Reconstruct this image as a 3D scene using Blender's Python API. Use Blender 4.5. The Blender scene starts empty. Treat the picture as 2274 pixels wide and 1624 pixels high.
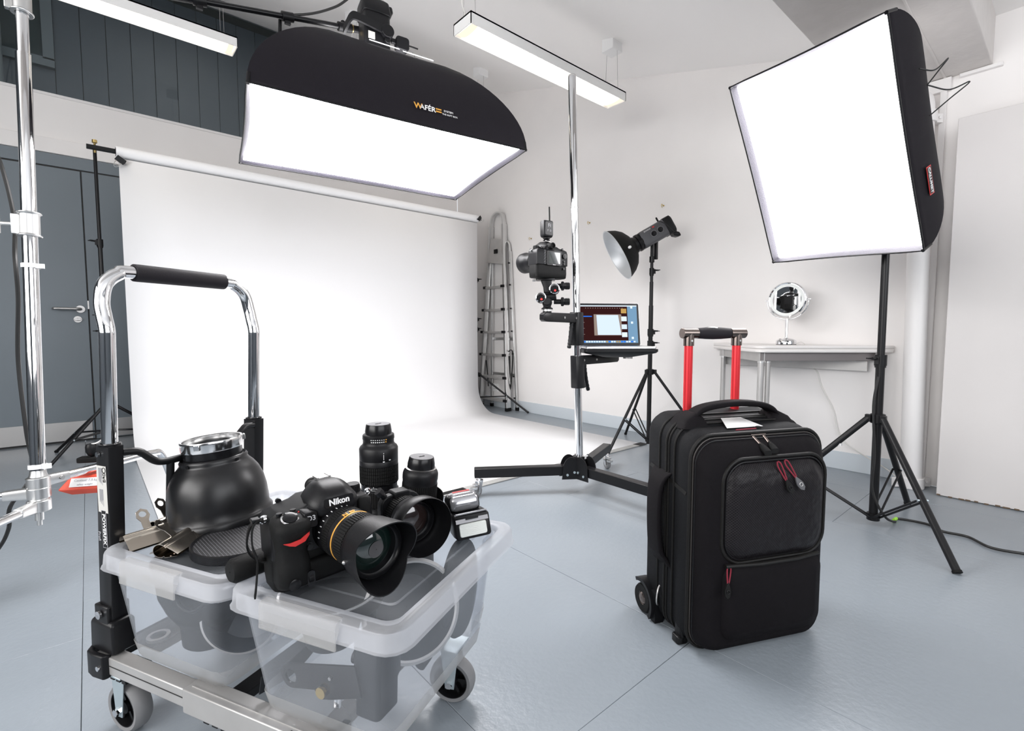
import bpy, bmesh, math, random
from math import pi, sin, cos, radians, sqrt, atan2
from mathutils import Vector as V, Matrix as Mx

SC = bpy.context.scene
COL = SC.collection
# ------------------------------------------------------------------ camera, world, exposure
cam_d = bpy.data.cameras.new('camera'); cam = bpy.data.objects.new('camera', cam_d); COL.objects.link(cam)
cam_d.sensor_width = 36; cam_d.lens = 17.24; cam_d.clip_start = .02
cam.location = (0, 0, .8); cam.rotation_euler = (radians(90 - 3.887), 0, radians(49.166 - 90))
SC.camera = cam
SC.view_settings.view_transform = 'Standard'; SC.view_settings.look = 'None'
SC.view_settings.gamma = 1; SC.view_settings.use_curve_mapping = False
SC.view_settings.exposure = 0.48
SOFT_L, SOFT_R, TUBE = 15.0, 8.2, 2.6     # radiance of the two softbox faces and of the tube diffusers
w = bpy.data.worlds.new('world'); SC.world = w; w.use_nodes = True
w.node_tree.nodes['Background'].inputs[0].default_value = (.85, .92, 1, 1)
w.node_tree.nodes['Background'].inputs[1].default_value = 1.0
SC.cycles.use_denoising = True
SC.cycles.max_bounces = 10; SC.cycles.diffuse_bounces = 8; SC.cycles.glossy_bounces = 5
SC.cycles.transmission_bounces = 6; SC.cycles.transparent_max_bounces = 24
SC.cycles.caustics_reflective = False; SC.cycles.caustics_refractive = False
SC.cycles.sample_clamp_indirect = 6
# fill lights added out of view, behind and beside the camera
def area(name, loc, rot, sx, sy, power, col):
    l = bpy.data.lights.new(name, 'AREA'); l.shape = 'RECTANGLE'; l.size = sx; l.size_y = sy; l.energy = power; l.color = col
    o = bpy.data.objects.new(name, l); o.location = loc; o.rotation_euler = rot; COL.objects.link(o); return o
area('added_rear_fill', (.6, -2.40, 1.55), (radians(90), 0, 0), 3.4, 1.2, 38, (.98, .98, 1))  # soft fill added behind the camera, at the window plane

area('added_side_fill', (-2.50, .6, 1.50), (radians(90), 0, radians(-90)), 3.0, 1.3, 78, (1, .975, .955))  # second fill, added on the left to brighten the room
# ------------------------------------------------------------------ materials
MATS = {}
def mat(name, col, rough=.5, metal=0., spec=.5, emit=0., bump=0., bscale=60., var=0., vscale=6., coat=0., stretch=None, sheen=0):
    m = bpy.data.materials.new(name); m.use_nodes = True; nt = m.node_tree; b = nt.nodes['Principled BSDF']
    b.inputs['Base Color'].default_value = (*col, 1); b.inputs['Roughness'].default_value = rough
    b.inputs['Metallic'].default_value = metal; b.inputs['Specular IOR Level'].default_value = spec
    if coat: b.inputs['Coat Weight'].default_value = coat; b.inputs['Coat Roughness'].default_value = .1
    if sheen: b.inputs['Sheen Weight'].default_value = sheen
    if emit: b.inputs['Emission Color'].default_value = (*col, 1); b.inputs['Emission Strength'].default_value = emit
    if bump or var:
        tc = nt.nodes.new('ShaderNodeTexCoord'); mp = nt.nodes.new('ShaderNodeMapping')
        nt.links.new(tc.outputs['Object'], mp.inputs[0])
        if stretch: mp.inputs['Scale'].default_value = stretch
    if bump:
        n = nt.nodes.new('ShaderNodeTexNoise'); n.inputs['Scale'].default_value = bscale; n.inputs['Detail'].default_value = 4
        bp = nt.nodes.new('ShaderNodeBump'); bp.inputs['Strength'].default_value = bump; bp.inputs['Distance'].default_value = .002
        nt.links.new(mp.outputs[0], n.inputs['Vector']); nt.links.new(n.outputs[0], bp.inputs['Height']); nt.links.new(bp.outputs[0], b.inputs['Normal'])
    if var:
        n = nt.nodes.new('ShaderNodeTexNoise'); n.inputs['Scale'].default_value = vscale; n.inputs['Detail'].default_value = 6
        r = nt.nodes.new('ShaderNodeMapRange'); r.inputs[1].default_value = .3; r.inputs[2].default_value = .7
        r.inputs[3].default_value = 1 - var; r.inputs[4].default_value = 1 + var
        x = nt.nodes.new('ShaderNodeVectorMath'); x.operation = 'SCALE'; x.inputs[0].default_value = col
        nt.links.new(mp.outputs[0], n.inputs['Vector']); nt.links.new(n.outputs[0], r.inputs[0]); nt.links.new(r.outputs[0], x.inputs['Scale']); nt.links.new(x.outputs[0], b.inputs['Base Color'])
    MATS[name] = m
    return m

wall_white = mat('wall_paint', (.87, .845, .83), .6, bump=.08, bscale=40, var=.015, vscale=3)
ceil_white = mat('ceiling_paint', (.93, .915, .90), .7, bump=.05, bscale=30)
trim_white = mat('trim_paint', (.82, .80, .79), .45, bump=.05, bscale=50)
plaster = mat('rough_painted_concrete', (.60, .57, .55), .5, bump=1.0, bscale=26, var=.03, vscale=20)
back_wall_paint = mat('slate_board_paint', (.10, .115, .13), .5)
wall_blue = mat('blue_grey_panel_paint', (.165, .195, .220), .42, bump=.03, bscale=80, var=.04, vscale=2)
skirt_blue = mat('pale_blue_skirting_paint', (.60, .65, .69), .5)
floor_base = mat('dark_floor_joint', (.05, .06, .065), .8)
dark_wall = mat('reflected_room_boards', (.075, .09, .105), .5, var=.05)
dark_frame = mat('reflected_room_frames', (.16, .185, .195), .5)
far_pane = mat('reflected_room_pane', (.03, .045, .045), .15)
chrome = mat('chrome', (.82, .82, .83), .06, 1)
steel = mat('brushed_steel', (.50, .49, .48), .38, 1, bump=.05, bscale=200)
alu = mat('aluminium', (.68, .68, .675), .32, 1, var=.04, vscale=12)
alu_matt = mat('matt_aluminium', (.50, .49, .48), .42, .6, var=.05, vscale=15)
zinc = mat('zinc_plate', (.56, .64, .67), .35, .8)
nickel = mat('nickel_bronze', (.62, .56, .48), .12, 1)
gun = mat('gunmetal', (.20, .165, .15), .22, 1)
blk = mat('black_powder_coat', (.008, .008, .009), .36, spec=.28)
blk_sat = mat('satin_black', (.006, .006, .007), .26, spec=.3)
blk_plas = mat('black_plastic', (.006, .006, .007), .38, spec=.26, bump=.15, bscale=900)
blk_matte = mat('matt_black', (.006, .006, .006), .6, spec=.2)
blk_rub = mat('black_rubber', (.006, .006, .006), .6, spec=.18, bump=.35, bscale=1200)
foam = mat('black_foam_grip', (.012, .010, .013), .65, spec=.25, bump=.3, bscale=700)
grey_rub = mat('grey_tyre_rubber', (.20, .20, .205), .6, var=.05, vscale=30)
tyre_dark = mat('mid_grey_tyre', (.11, .11, .11), .6)
bag_black = mat('softbox_black_fabric', (.011, .0095, .0125), .65, spec=.12, bump=.25, bscale=600)
bag_edge = mat('softbox_grey_lip_fabric', (.085, .08, .10), .55, bump=.6, bscale=300)
case_black = mat('suitcase_woven_nylon', (.0065, .0055, .0066), .65, spec=.10, bump=.5, bscale=900)
case_side = mat('suitcase_side_nylon', (.0085, .0088, .0100), .65, spec=.12, bump=.5, bscale=700)
case_dark = mat('suitcase_smooth_binding', (.007, .0065, .006), .5, spec=.25)
red_tube = mat('red_anodised_tube', (.72, .035, .045), .32, .55)
red_cord = mat('dark_red_cord', (.22, .012, .03), .7, bump=.8, bscale=900)
red_plas = mat('orange_red_paint', (.72, .085, .045), .42)
red_mark = mat('red_mark', (.55, .03, .03), .4)
white_plas = mat('white_plastic', (.85, .85, .85), .35)
white_ink = mat('white_ink', (.80, .80, .80), .5)
grey_ink = mat('grey_ink', (.40, .40, .42), .5)
gold_ink = mat('gold_ink', (.75, .38, .07), .35, .3)
label_grey = mat('printed_sticker', (.55, .54, .51), .5)
brass = mat('brass', (.62, .46, .18), .3, 1)
mono_grey = mat('dark_grey_housing', (.075, .075, .082), .4, bump=.1, bscale=500)
silver_in = mat('silver_reflector_lining', (.62, .64, .66), .42, .5, bump=.3, bscale=300)
card_white = mat('white_card', (.82, .82, .81), .6)
paper = mat('seamless_white_paper', (.90, .90, .91), .75, spec=.15)
table_white = mat('white_laminate', (.80, .77, .75), .4)
led_white = mat('frosted_mirror_ring', (.80, .82, .80), .4)
mirror_m = mat('mirror_glass', (.93, .94, .94), .01, 1)
tile_line = mat('dark_seam', (.02, .02, .02), .7)
cable_blk = mat('black_cable_sheath', (.012, .012, .012), .45)
cable_wht = mat('white_cable_sheath', (.7, .69, .66), .45)
green_tape = mat('green_yellow_tape', (.35, .75, .05), .4)
tape_grey = mat('grey_floor_tape', (.34, .34, .33), .45, var=.1, vscale=30)
glass_dark = mat('coated_lens_glass', (.004, .012, .010), .03, spec=.8, coat=1.)
glass_warm = mat('warm_lens_glass', (.018, .010, .009), .05, spec=.8, coat=1.)
flash_win = mat('flash_window_plastic', (.72, .74, .70), .12, bump=.4, bscale=120, stretch=(1, 1, 8))
silver_card = mat('smoked_silver_panel', (.42, .42, .44), .15, .7)

def emission(name, col, s):
    m = bpy.data.materials.new(name); m.use_nodes = True; nt = m.node_tree; nt.nodes.remove(nt.nodes['Principled BSDF'])
    e = nt.nodes.new('ShaderNodeEmission'); e.inputs[0].default_value = (*col, 1); e.inputs[1].default_value = s
    nt.links.new(e.outputs[0], nt.nodes['Material Output'].inputs[0]); return m
glow_l = emission('lit_softbox_fabric_overhead', (1, .985, 1), SOFT_L)
glow_r = emission('lit_softbox_fabric_side', (1, .985, 1), SOFT_R)
glow_tube = emission('lit_tube_diffuser', (1, .90, .76), TUBE)
glow_tube_edge = emission('lit_tube_diffuser_edge', (1, .84, .68), TUBE * .33)
glow_slit = emission('flash_light_through_slit', (.95, .95, 1), 6)
def screen(name, col, s=1.0): return emission(name, col, s)
scr_dark = screen('screen_dark', (.028, .008, .008), 1)
scr_blue = screen('screen_desktop', (.15, .27, .40), 1)
scr_img = screen('screen_picture', (.56, .66, .86), 1)
scr_grey = screen('screen_grey', (.25, .20, .17), 1)
scr_white = screen('screen_white', (.62, .72, .85), 1)
scr_gold = screen('screen_gold', (.42, .26, .08), 1)
scr_hi = screen('screen_highlight', (.02, .16, .72), 1)

def clear_plastic(name, dens, col, rough=.28):
    m = bpy.data.materials.new(name); m.use_nodes = True; nt = m.node_tree; b = nt.nodes['Principled BSDF']
    b.inputs['Base Color'].default_value = (*col, 1); b.inputs['Roughness'].default_value = rough
    tl = nt.nodes.new('ShaderNodeBsdfTranslucent'); tl.inputs[0].default_value = (*col, 1)
    mx0 = nt.nodes.new('ShaderNodeMixShader'); mx0.inputs[0].default_value = .35
    nt.links.new(b.outputs[0], mx0.inputs[1]); nt.links.new(tl.outputs[0], mx0.inputs[2])
    tr = nt.nodes.new('ShaderNodeBsdfTransparent'); tr.inputs[0].default_value = (.985, .99, 1, 1)
    lw = nt.nodes.new('ShaderNodeLayerWeight'); lw.inputs[0].default_value = .35
    rg = nt.nodes.new('ShaderNodeMapRange'); rg.inputs[3].default_value = dens; rg.inputs[4].default_value = min(1, dens + .28)
    nt.links.new(lw.outputs['Facing'], rg.inputs[0])
    mx = nt.nodes.new('ShaderNodeMixShader'); nt.links.new(rg.outputs[0], mx.inputs[0])
    nt.links.new(tr.outputs[0], mx.inputs[1]); nt.links.new(mx0.outputs[0], mx.inputs[2])
    nt.links.new(mx.outputs[0], nt.nodes['Material Output'].inputs[0]); return m
plas_wall = clear_plastic('clear_polypropylene', .035, (.62, .65, .69))
plas_rim = clear_plastic('frosted_polypropylene_rim', .36, (.72, .73, .76), .35)
plas_floor = clear_plastic('thick_polypropylene', .26, (.62, .61, .59), .35)

def window_glass():
    m = bpy.data.materials.new('window_glass'); m.use_nodes = True; nt = m.node_tree; nt.nodes.remove(nt.nodes['Principled BSDF'])
    gl = nt.nodes.new('ShaderNodeBsdfGlossy'); gl.inputs['Roughness'].default_value = .015; gl.inputs[0].default_value = (.9, .95, .95, 1)
    tr = nt.nodes.new('ShaderNodeBsdfTransparent'); tr.inputs[0].default_value = (.86, .885, .90, 1)
    fr = nt.nodes.new('ShaderNodeFresnel'); fr.inputs[0].default_value = 1.5
    mx = nt.nodes.new('ShaderNodeMixShader'); nt.links.new(fr.outputs[0], mx.inputs[0]); nt.links.new(tr.outputs[0], mx.inputs[1]); nt.links.new(gl.outputs[0], mx.inputs[2])
    nt.links.new(mx.outputs[0], nt.nodes['Material Output'].inputs[0]); return m
win_glass = window_glass()

def floor_paint():
    m = bpy.data.materials.new('blue_grey_floor_paint'); m.use_nodes = True; nt = m.node_tree; b = nt.nodes['Principled BSDF']
    geo = nt.nodes.new('ShaderNodeNewGeometry')
    n1 = nt.nodes.new('ShaderNodeTexNoise'); n1.inputs['Scale'].default_value = 1.7; n1.inputs['Detail'].default_value = 8
    n2 = nt.nodes.new('ShaderNodeTexNoise'); n2.inputs['Scale'].default_value = 55; n2.inputs['Detail'].default_value = 5
    n3 = nt.nodes.new('ShaderNodeTexNoise'); n3.inputs['Scale'].default_value = 9; n3.inputs['Detail'].default_value = 10; n3.inputs['Roughness'].default_value = .75
    for n in (n1, n2, n3): nt.links.new(geo.outputs['Position'], n.inputs['Vector'])
    cr = nt.nodes.new('ShaderNodeValToRGB'); e = cr.color_ramp.elements
    e[0].position = .3; e[0].color = (.232, .262, .292, 1); e[1].position = .7; e[1].color = (.262, .294, .324, 1)
    nt.links.new(n1.outputs[0], cr.inputs[0])
    spk = nt.nodes.new('ShaderNodeValToRGB'); s = spk.color_ramp.elements
    s[0].position = .27; s[0].color = (.28, .27, .25, 1); s[1].position = .31; s[1].color = (1, 1, 1, 1)
    nt.links.new(n3.outputs[0], spk.inputs[0])
    mul = nt.nodes.new('ShaderNodeMix'); mul.data_type = 'RGBA'; mul.blend_type = 'MULTIPLY'; mul.inputs[0].default_value = 1
    nt.links.new(cr.outputs[0], mul.inputs[6]); nt.links.new(spk.outputs[0], mul.inputs[7]); nt.links.new(mul.outputs[2], b.inputs['Base Color'])
    b.inputs['Roughness'].default_value = .31
    bp = nt.nodes.new('ShaderNodeBump'); bp.inputs['Strength'].default_value = .35; bp.inputs['Distance'].default_value = .003
    nt.links.new(n2.outputs[0], bp.inputs['Height']); nt.links.new(bp.outputs[0], b.inputs['Normal'])
    return m
floor_m = floor_paint()

def ripstop():
    m = bpy.data.materials.new('ripstop_nylon'); m.use_nodes = True; nt = m.node_tree; b = nt.nodes['Principled BSDF']
    b.inputs['Roughness'].default_value = .42; b.inputs['Specular IOR Level'].default_value = .16
    tc = nt.nodes.new('ShaderNodeTexCoord'); mp = nt.nodes.new('ShaderNodeMapping')
    mp.inputs['Rotation'].default_value = (0, radians(45), 0); nt.links.new(tc.outputs['Object'], mp.inputs[0])
    sep = nt.nodes.new('ShaderNodeSeparateXYZ'); nt.links.new(mp.outputs[0], sep.inputs[0])
    outs = []
    for ax in ('X', 'Z'):
        a = nt.nodes.new('ShaderNodeMath'); a.operation = 'MULTIPLY'; a.inputs[1].default_value = 210
        f = nt.nodes.new('ShaderNodeMath'); f.operation = 'FRACT'; l = nt.nodes.new('ShaderNodeMath'); l.operation = 'LESS_THAN'; l.inputs[1].default_value = .2
        nt.links.new(sep.outputs[ax], a.inputs[0]); nt.links.new(a.outputs[0], f.inputs[0]); nt.links.new(f.outputs[0], l.inputs[0]); outs.append(l)
    mxn = nt.nodes.new('ShaderNodeMath'); mxn.operation = 'MAXIMUM'; nt.links.new(outs[0].outputs[0], mxn.inputs[0]); nt.links.new(outs[1].outputs[0], mxn.inputs[1])
    mc = nt.nodes.new('ShaderNodeMix'); mc.data_type = 'RGBA'; nt.links.new(mxn.outputs[0], mc.inputs[0])
    mc.inputs[6].default_value = (.006, .005, .006, 1); mc.inputs[7].default_value = (.022, .020, .022, 1); nt.links.new(mc.outputs[2], b.inputs['Base Color'])
    n = nt.nodes.new('ShaderNodeTexNoise'); n.inputs['Scale'].default_value = 22; nt.links.new(tc.outputs['Object'], n.inputs['Vector'])
    bp = nt.nodes.new('ShaderNodeBump'); bp.inputs['Strength'].default_value = .8; bp.inputs['Distance'].default_value = .01
    nt.links.new(n.outputs[0], bp.inputs['Height']); nt.links.new(bp.outputs[0], b.inputs['Normal'])
    return m
rip = ripstop()

def honeycomb():
    m = bpy.data.materials.new('honeycomb_cells'); m.use_nodes = True; nt = m.node_tree; b = nt.nodes['Principled BSDF']
    b.inputs['Roughness'].default_value = .4
    tc = nt.nodes.new('ShaderNodeTexCoord'); vo = nt.nodes.new('ShaderNodeTexVoronoi'); vo.inputs['Scale'].default_value = 170; vo.inputs['Randomness'].default_value = .12
    vo.feature = 'DISTANCE_TO_EDGE'; nt.links.new(tc.outputs['Object'], vo.inputs['Vector'])
    cr = nt.nodes.new('ShaderNodeValToRGB'); cr.color_ramp.elements[0].position = .02; cr.color_ramp.elements[0].color = (.13, .13, .14, 1)
    cr.color_ramp.elements[1].position = .16; cr.color_ramp.elements[1].color = (.004, .004, .004, 1)
    nt.links.new(vo.outputs['Distance'], cr.inputs[0]); nt.links.new(cr.outputs[0], b.inputs['Base Color'])
    return m
honey = honeycomb()

# ------------------------------------------------------------------ mesh helpers
def frame(o, x, z):
    z = V(z).normalized(); x = V(x); x = (x - z * x.dot(z)).normalized(); y = z.cross(x)
    m = Mx((x, y, z)).transposed().to_4x4(); m.translation = V(o); return m
def axisframe(o, z):
    z = V(z).normalized(); x = V((0, 0, 1)).cross(z)
    if x.length < 1e-3: x = V((1, 0, 0))
    return frame(o, x, z)
def rot(o, rz=0, rx=0, ry=0):
    return Mx.Translation(V(o)) @ Mx.Rotation(rz, 4, 'Z') @ Mx.Rotation(ry, 4, 'Y') @ Mx.Rotation(rx, 4, 'X')
def smoothpath(pts, n=6, closed=False):
    P = [V(p) for p in pts]; out = []; N = len(P)
    rng = range(N if closed else N - 1)
    for i in rng:
        a, b = P[i], P[(i + 1) % N]
        p0 = P[(i - 1) % N] if (closed or i > 0) else a * 2 - b
        p3 = P[(i + 2) % N] if (closed or i < N - 2) else b * 2 - a
        for k in range(n):
            t = k / n
            out.append(.5 * ((2 * a) + (b - p0) * t + (2 * p0 - 5 * a + 4 * b - p3) * t * t + (3 * a - p0 - 3 * b + p3) * t ** 3))
    if not closed: out.append(P[-1])
    return out
def rrect(w_, h_, r, n=5, c=(0, 0)):
    out = []
    for cx_, cy_, a0 in ((w_ / 2 - r, h_ / 2 - r, 0), (-w_ / 2 + r, h_ / 2 - r, 90), (-w_ / 2 + r, -h_ / 2 + r, 180), (w_ / 2 - r, -h_ / 2 + r, 270)):
        for k in range(n + 1):
            a = radians(a0 + 90 * k / n); out.append((c[0] + cx_ + r * cos(a), c[1] + cy_ + r * sin(a)))
    return out
class MB:
    def __init__(s): s.v = []; s.f = []
    def add(s, vs, fs, M=None):
        b = len(s.v)
        s.v += [tuple(M @ V(p)) if M else tuple(p) for p in vs]
        s.f += [tuple(i + b for i in f) for f in fs]; return s
    def box(s, c, d, M=None):
        x, y, z = d[0] / 2, d[1] / 2, d[2] / 2
        vs = [(c[0] + i * x, c[1] + j * y, c[2] + k * z) for k in (-1, 1) for j in (-1, 1) for i in (-1, 1)]
        return s.add(vs, [(0, 2, 3, 1), (4, 5, 7, 6), (0, 1, 5, 4), (2, 6, 7, 3), (0, 4, 6, 2), (1, 3, 7, 5)], M)
    def bb(s, a, b, M=None):
        return s.box([(a[i] + b[i]) / 2 for i in range(3)], [abs(b[i] - a[i]) for i in range(3)], M)
    def loft(s, loops, M=None, cap0=True, cap1=True, closed=True):
        n = len(loops[0]); vs = [p for L in loops for p in L]; fs = []
        for i in range(len(loops) - 1):
            for k in range(n if closed else n - 1):
                a, b = i * n + k, i * n + (k + 1) % n
                fs.append((a, b, b + n, a + n))
        if cap0 and closed: fs.append(tuple(range(n))[::-1])
        if cap1 and closed: fs.append(tuple(range((len(loops) - 1) * n, len(loops) * n)))
        return s.add(vs, fs, M)
    def lathe(s, prof, M=None, n=40, cap=False, a0=0, a1=2 * pi):
        full = abs(a1 - a0 - 2 * pi) < 1e-6; m = n if full else n + 1
        loops = [[(r * cos(a0 + (a1 - a0) * k / n), r * sin(a0 + (a1 - a0) * k / n), h) for k in range(m)] for r, h in prof]
        return s.loft(loops, M, cap and prof[0][0] > 1e-5, cap and prof[-1][0] > 1e-5, full)
    def cyl(s, a, b, r, r2=None, n=20):
        a, b = V(a), V(b); r2 = r if r2 is None else r2; h = (b - a).length
        return s.lathe([(r, 0), (r2, h)], axisframe(a, b - a), n, True)
    def tube(s, pts, r, n=10, M=None, closed=False):
        P = [V(p) for p in pts]; N = len(P); R = r if isinstance(r, (list, tuple)) else [r] * N
        loops = []; up = None
        for i in range(N):
            t = (P[(i + 1) % N] - P[i - 1]) if closed or 0 < i < N - 1 else (P[1] - P[0] if i == 0 else P[-1] - P[-2])
            t.normalize()
            if up is None:
                up = V((0, 0, 1)) if abs(t.z) < .9 else V((1, 0, 0))
            x = up - t * up.dot(t); x.normalize(); y = t.cross(x); up = x
            loops.append([P[i] + R[i] * (x * cos(2 * pi * k / n) + y * sin(2 * pi * k / n)) for k in range(n)])
        if closed: loops.append(loops[0])
        return s.loft(loops, M, not closed, not closed)
    def ribbon(s, pts, wdir, w_, t, M=None):
        P = [V(p) for p in pts]; W = V(wdir).normalized() * w_ / 2; loops = []
        for i in range(len(P)):
            tg = (P[min(i + 1, len(P) - 1)] - P[max(i - 1, 0)]).normalized(); nn = tg.cross(W).normalized() * t / 2
            loops.append([P[i] + W + nn, P[i] - W + nn, P[i] - W - nn, P[i] + W - nn])
        return s.loft(loops, M)
    def prism(s, poly, h0, h1, M=None):
        return s.loft([[(x, y, h0) for x, y in poly], [(x, y, h1) for x, y in poly]], M)
    def sphere(s, c, r, n=20, m=12, M=None):
        rx, ry, rz = r if isinstance(r, (tuple, list)) else (r, r, r)
        loops = [[(c[0] + rx * max(1e-4, sin(pi * j / m)) * cos(2 * pi * k / n), c[1] + ry * max(1e-4, sin(pi * j / m)) * sin(2 * pi * k / n), c[2] - rz * cos(pi * j / m)) for k in range(n)] for j in range(m + 1)]
        return s.loft(loops, M)
    def ribs(s, r, h0, h1, n, dep, M=None):
        L = []
        for k in range(n):
            for fr_, rr in ((.0, r), (.55, r), (.6, r - dep), (.95, r - dep)):
                a = 2 * pi * (k + fr_) / n; L.append((rr * cos(a), rr * sin(a)))
        return s.prism(L, h0, h1, M)
ROOT = {}
def build(mb, name, m, parent=None, W=False, bev=0, seg=2, sharp=38, solid=0, kind=None, label=None):
    me = bpy.data.meshes.new(name); vs = mb.v
    if W and parent is not None:
        inv = ROOT[parent.name].inverted(); vs = [tuple(inv @ V(p)) for p in vs]
    me.from_pydata(vs, [], mb.f); me.validate()
    bm = bmesh.new(); bm.from_mesh(me); bmesh.ops.recalc_face_normals(bm, faces=bm.faces); bm.to_mesh(me); bm.free()
    me.polygons.foreach_set('use_smooth', [True] * len(me.polygons)); me.set_sharp_from_angle(angle=radians(sharp))
    me.materials.append(m)
    o = bpy.data.objects.new(name, me); COL.objects.link(o)
    if parent is not None: o.parent = parent; ROOT[o.name] = ROOT[parent.name]
    else: ROOT[o.name] = Mx()
    if bev:
        b = o.modifiers.new('bevel', 'BEVEL'); b.width = bev; b.segments = seg; b.limit_method = 'ANGLE'; b.angle_limit = radians(35); b.harden_normals = False
    if solid:
        b = o.modifiers.new('thick', 'SOLIDIFY'); b.thickness = solid; b.offset = 0
    if kind: o['kind'] = kind
    if label: o['label'] = label
    return o
def tag(o, label, cat, group=None):
    o['label'] = label; o['category'] = cat
    if group: o['group'] = group
    return o
def thing(name, label, cat, M=(0, 0, 0), group=None):
    o = bpy.data.objects.new(name, None); COL.objects.link(o)
    if not isinstance(M, Mx): M = Mx.Translation(V(M))
    o.matrix_world = M; o.empty_display_size = .05; ROOT[o.name] = M.copy()
    return tag(o, label, cat, group)
def struct(mb, name, m, parent=None, **k):
    o = build(mb, name, m, parent, **k)
    if parent is None: o['kind'] = 'structure'
    return o
def text(s, size, M, m, parent, name='lettering', ext=.0003, W=False, bold=0., squash=1., align='CENTER'):
    cu = bpy.data.curves.new('t', 'FONT'); cu.body = s; cu.size = size; cu.align_x = align; cu.align_y = 'CENTER'
    cu.extrude = ext; cu.offset = bold; cu.resolution_u = 3
    t = bpy.data.objects.new('t', cu); COL.objects.link(t)
    dg = bpy.context.evaluated_depsgraph_get(); me = bpy.data.meshes.new_from_object(t.evaluated_get(dg))
    bpy.data.objects.remove(t); bpy.data.curves.remove(cu)
    T = M @ Mx.Diagonal((squash, 1, 1, 1))
    if W: T = ROOT[parent.name].inverted() @ T
    me.transform(T); me.name = name; me.materials.clear(); me.materials.append(m)
    o = bpy.data.objects.new(name, me); COL.objects.link(o); o.parent = parent; ROOT[o.name] = ROOT[parent.name]; return o
def dup(root, M, label=None, group=None):
    r = root.copy(); COL.objects.link(r); r.matrix_world = M
    if label: r['label'] = label
    if group: r['group'] = group
    for ch in list(root.children):
        c = ch.copy(); COL.objects.link(c); c.parent = r
        for g in ch.children:
            d = g.copy(); COL.objects.link(d); d.parent = c
    return r
# ================================================================== THE SETTING
XR, YF, XL, YB = 3.3, 4.78, -2.6, -2.5
def zc(y): return 2.285 if y < .337 else 2.10 + .283 * y
fl = struct(MB().bb((XL, YB, -.06), (XR, YF, -.012)), 'floor', floor_base)
random.seed(3)
xs = [-2.6, -2.42, -1.83, -1.24, -.64, -.045, .555, 1.16, 1.762, 2.352, 2.95, 3.3]
cuts = {4: [-1.6, -.2, 1.672, 3.4], 5: [-1.3, .05, 1.9, 3.3], 6: [-1.4, .62, 2.4], 7: [-1.5, -.4, 1.9, 3.6], 8: [-1.2, .0, 1.615, 3.2], 9: [-.6, .646, 2.5, 3.7], 10: [-1.3, .1, 1.35, 2.6, 3.85]}
for i in range(len(xs) - 1):
    ys = [YB] + cuts.get(i, [-.9, .6, 2.2, 3.6] if i % 2 else [-1.5, .1, 1.5, 3.0]) + [YF]
    for j in range(len(ys) - 1):
        g = .0005
        mb = MB().bb((xs[i] + g, ys[j] + g, -.013), (xs[i + 1] - g, ys[j + 1] - g, random.uniform(-.0006, 0)))
        build(mb, 'floor_panel', floor_m, fl, bev=.0008, seg=1)

wl = struct(MB().bb((XL, YF + .005, 0), (XR, YF + .1, 2.445)), 'wall_left', wall_white)
struct(MB().bb((2.3, YF + .005, 2.445), (XR + .1, YF + .1, 3.6)), 'wall_left_upper', wall_white)
build(MB().bb((XL, YF - .012, 2.052), (XR, YF + .02, 2.155)), 'ledge_board', wall_white, wl, bev=.004)
build(MB().bb((XL, YF - .008, 1.965), (1.5, YF + .02, 2.049)), 'blue_header_panel', wall_blue, wl, bev=.002)
build(MB().bb((XL, YF - .004, .0), (1.5, YF + .01, 1.966)), 'dark_gap_backing', tile_line, wl)
build(MB().bb((.019, YF - .008, .006), (1.5, YF + .01, 1.956)), 'blue_side_panel', wall_blue, wl, bev=.002)
build(MB().bb((.05, YF - .011, .012), (1.2, YF + .0, .148)), 'kick_plate', steel, wl, bev=.001)
dr = struct(MB().bb((-.95, YF - .010, .012), (.011, YF + .02, 1.954)), 'door_1', wall_blue, bev=.002)
build(MB().bb((-.93, YF - .014, .014), (.0, YF - .006, .150)), 'kick_plate', steel, dr, bev=.001)
mb = MB(); mb.cyl((-.030, YF - .006, .967), (-.030, YF - .022, .967), .026, n=28)
mb.tube(smoothpath([(-.030, YF - .02, .967), (-.030, YF - .055, .967), (-.045, YF - .068, .967), (-.075, YF - .07, .967), (-.158, YF - .07, .967), (-.172, YF - .060, .967), (-.172, YF - .045, .967)], 5), .0095, 12)
h = build(mb, 'door_handle', steel, dr)
mb = MB(); mb.cyl((-.047, YF - .006, .893), (-.047, YF - .016, .893), .024, n=28); mb.cyl((-.047, YF - .016, .893), (-.047, YF - .032, .893), .009); mb.box((-.047, YF - .036, .893), (.034, .010, .014))
build(mb, 'thumb_turn', steel, dr, bev=.001)
build(MB().box((.015, YF - .006, 1.0), (.008, .008, .06)), 'latch_plate', steel, dr)
sk = struct(MB().bb((XL, YF - .016, .0), (-.96, YF, .10)), 'baseboard_left', wall_blue)

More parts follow.
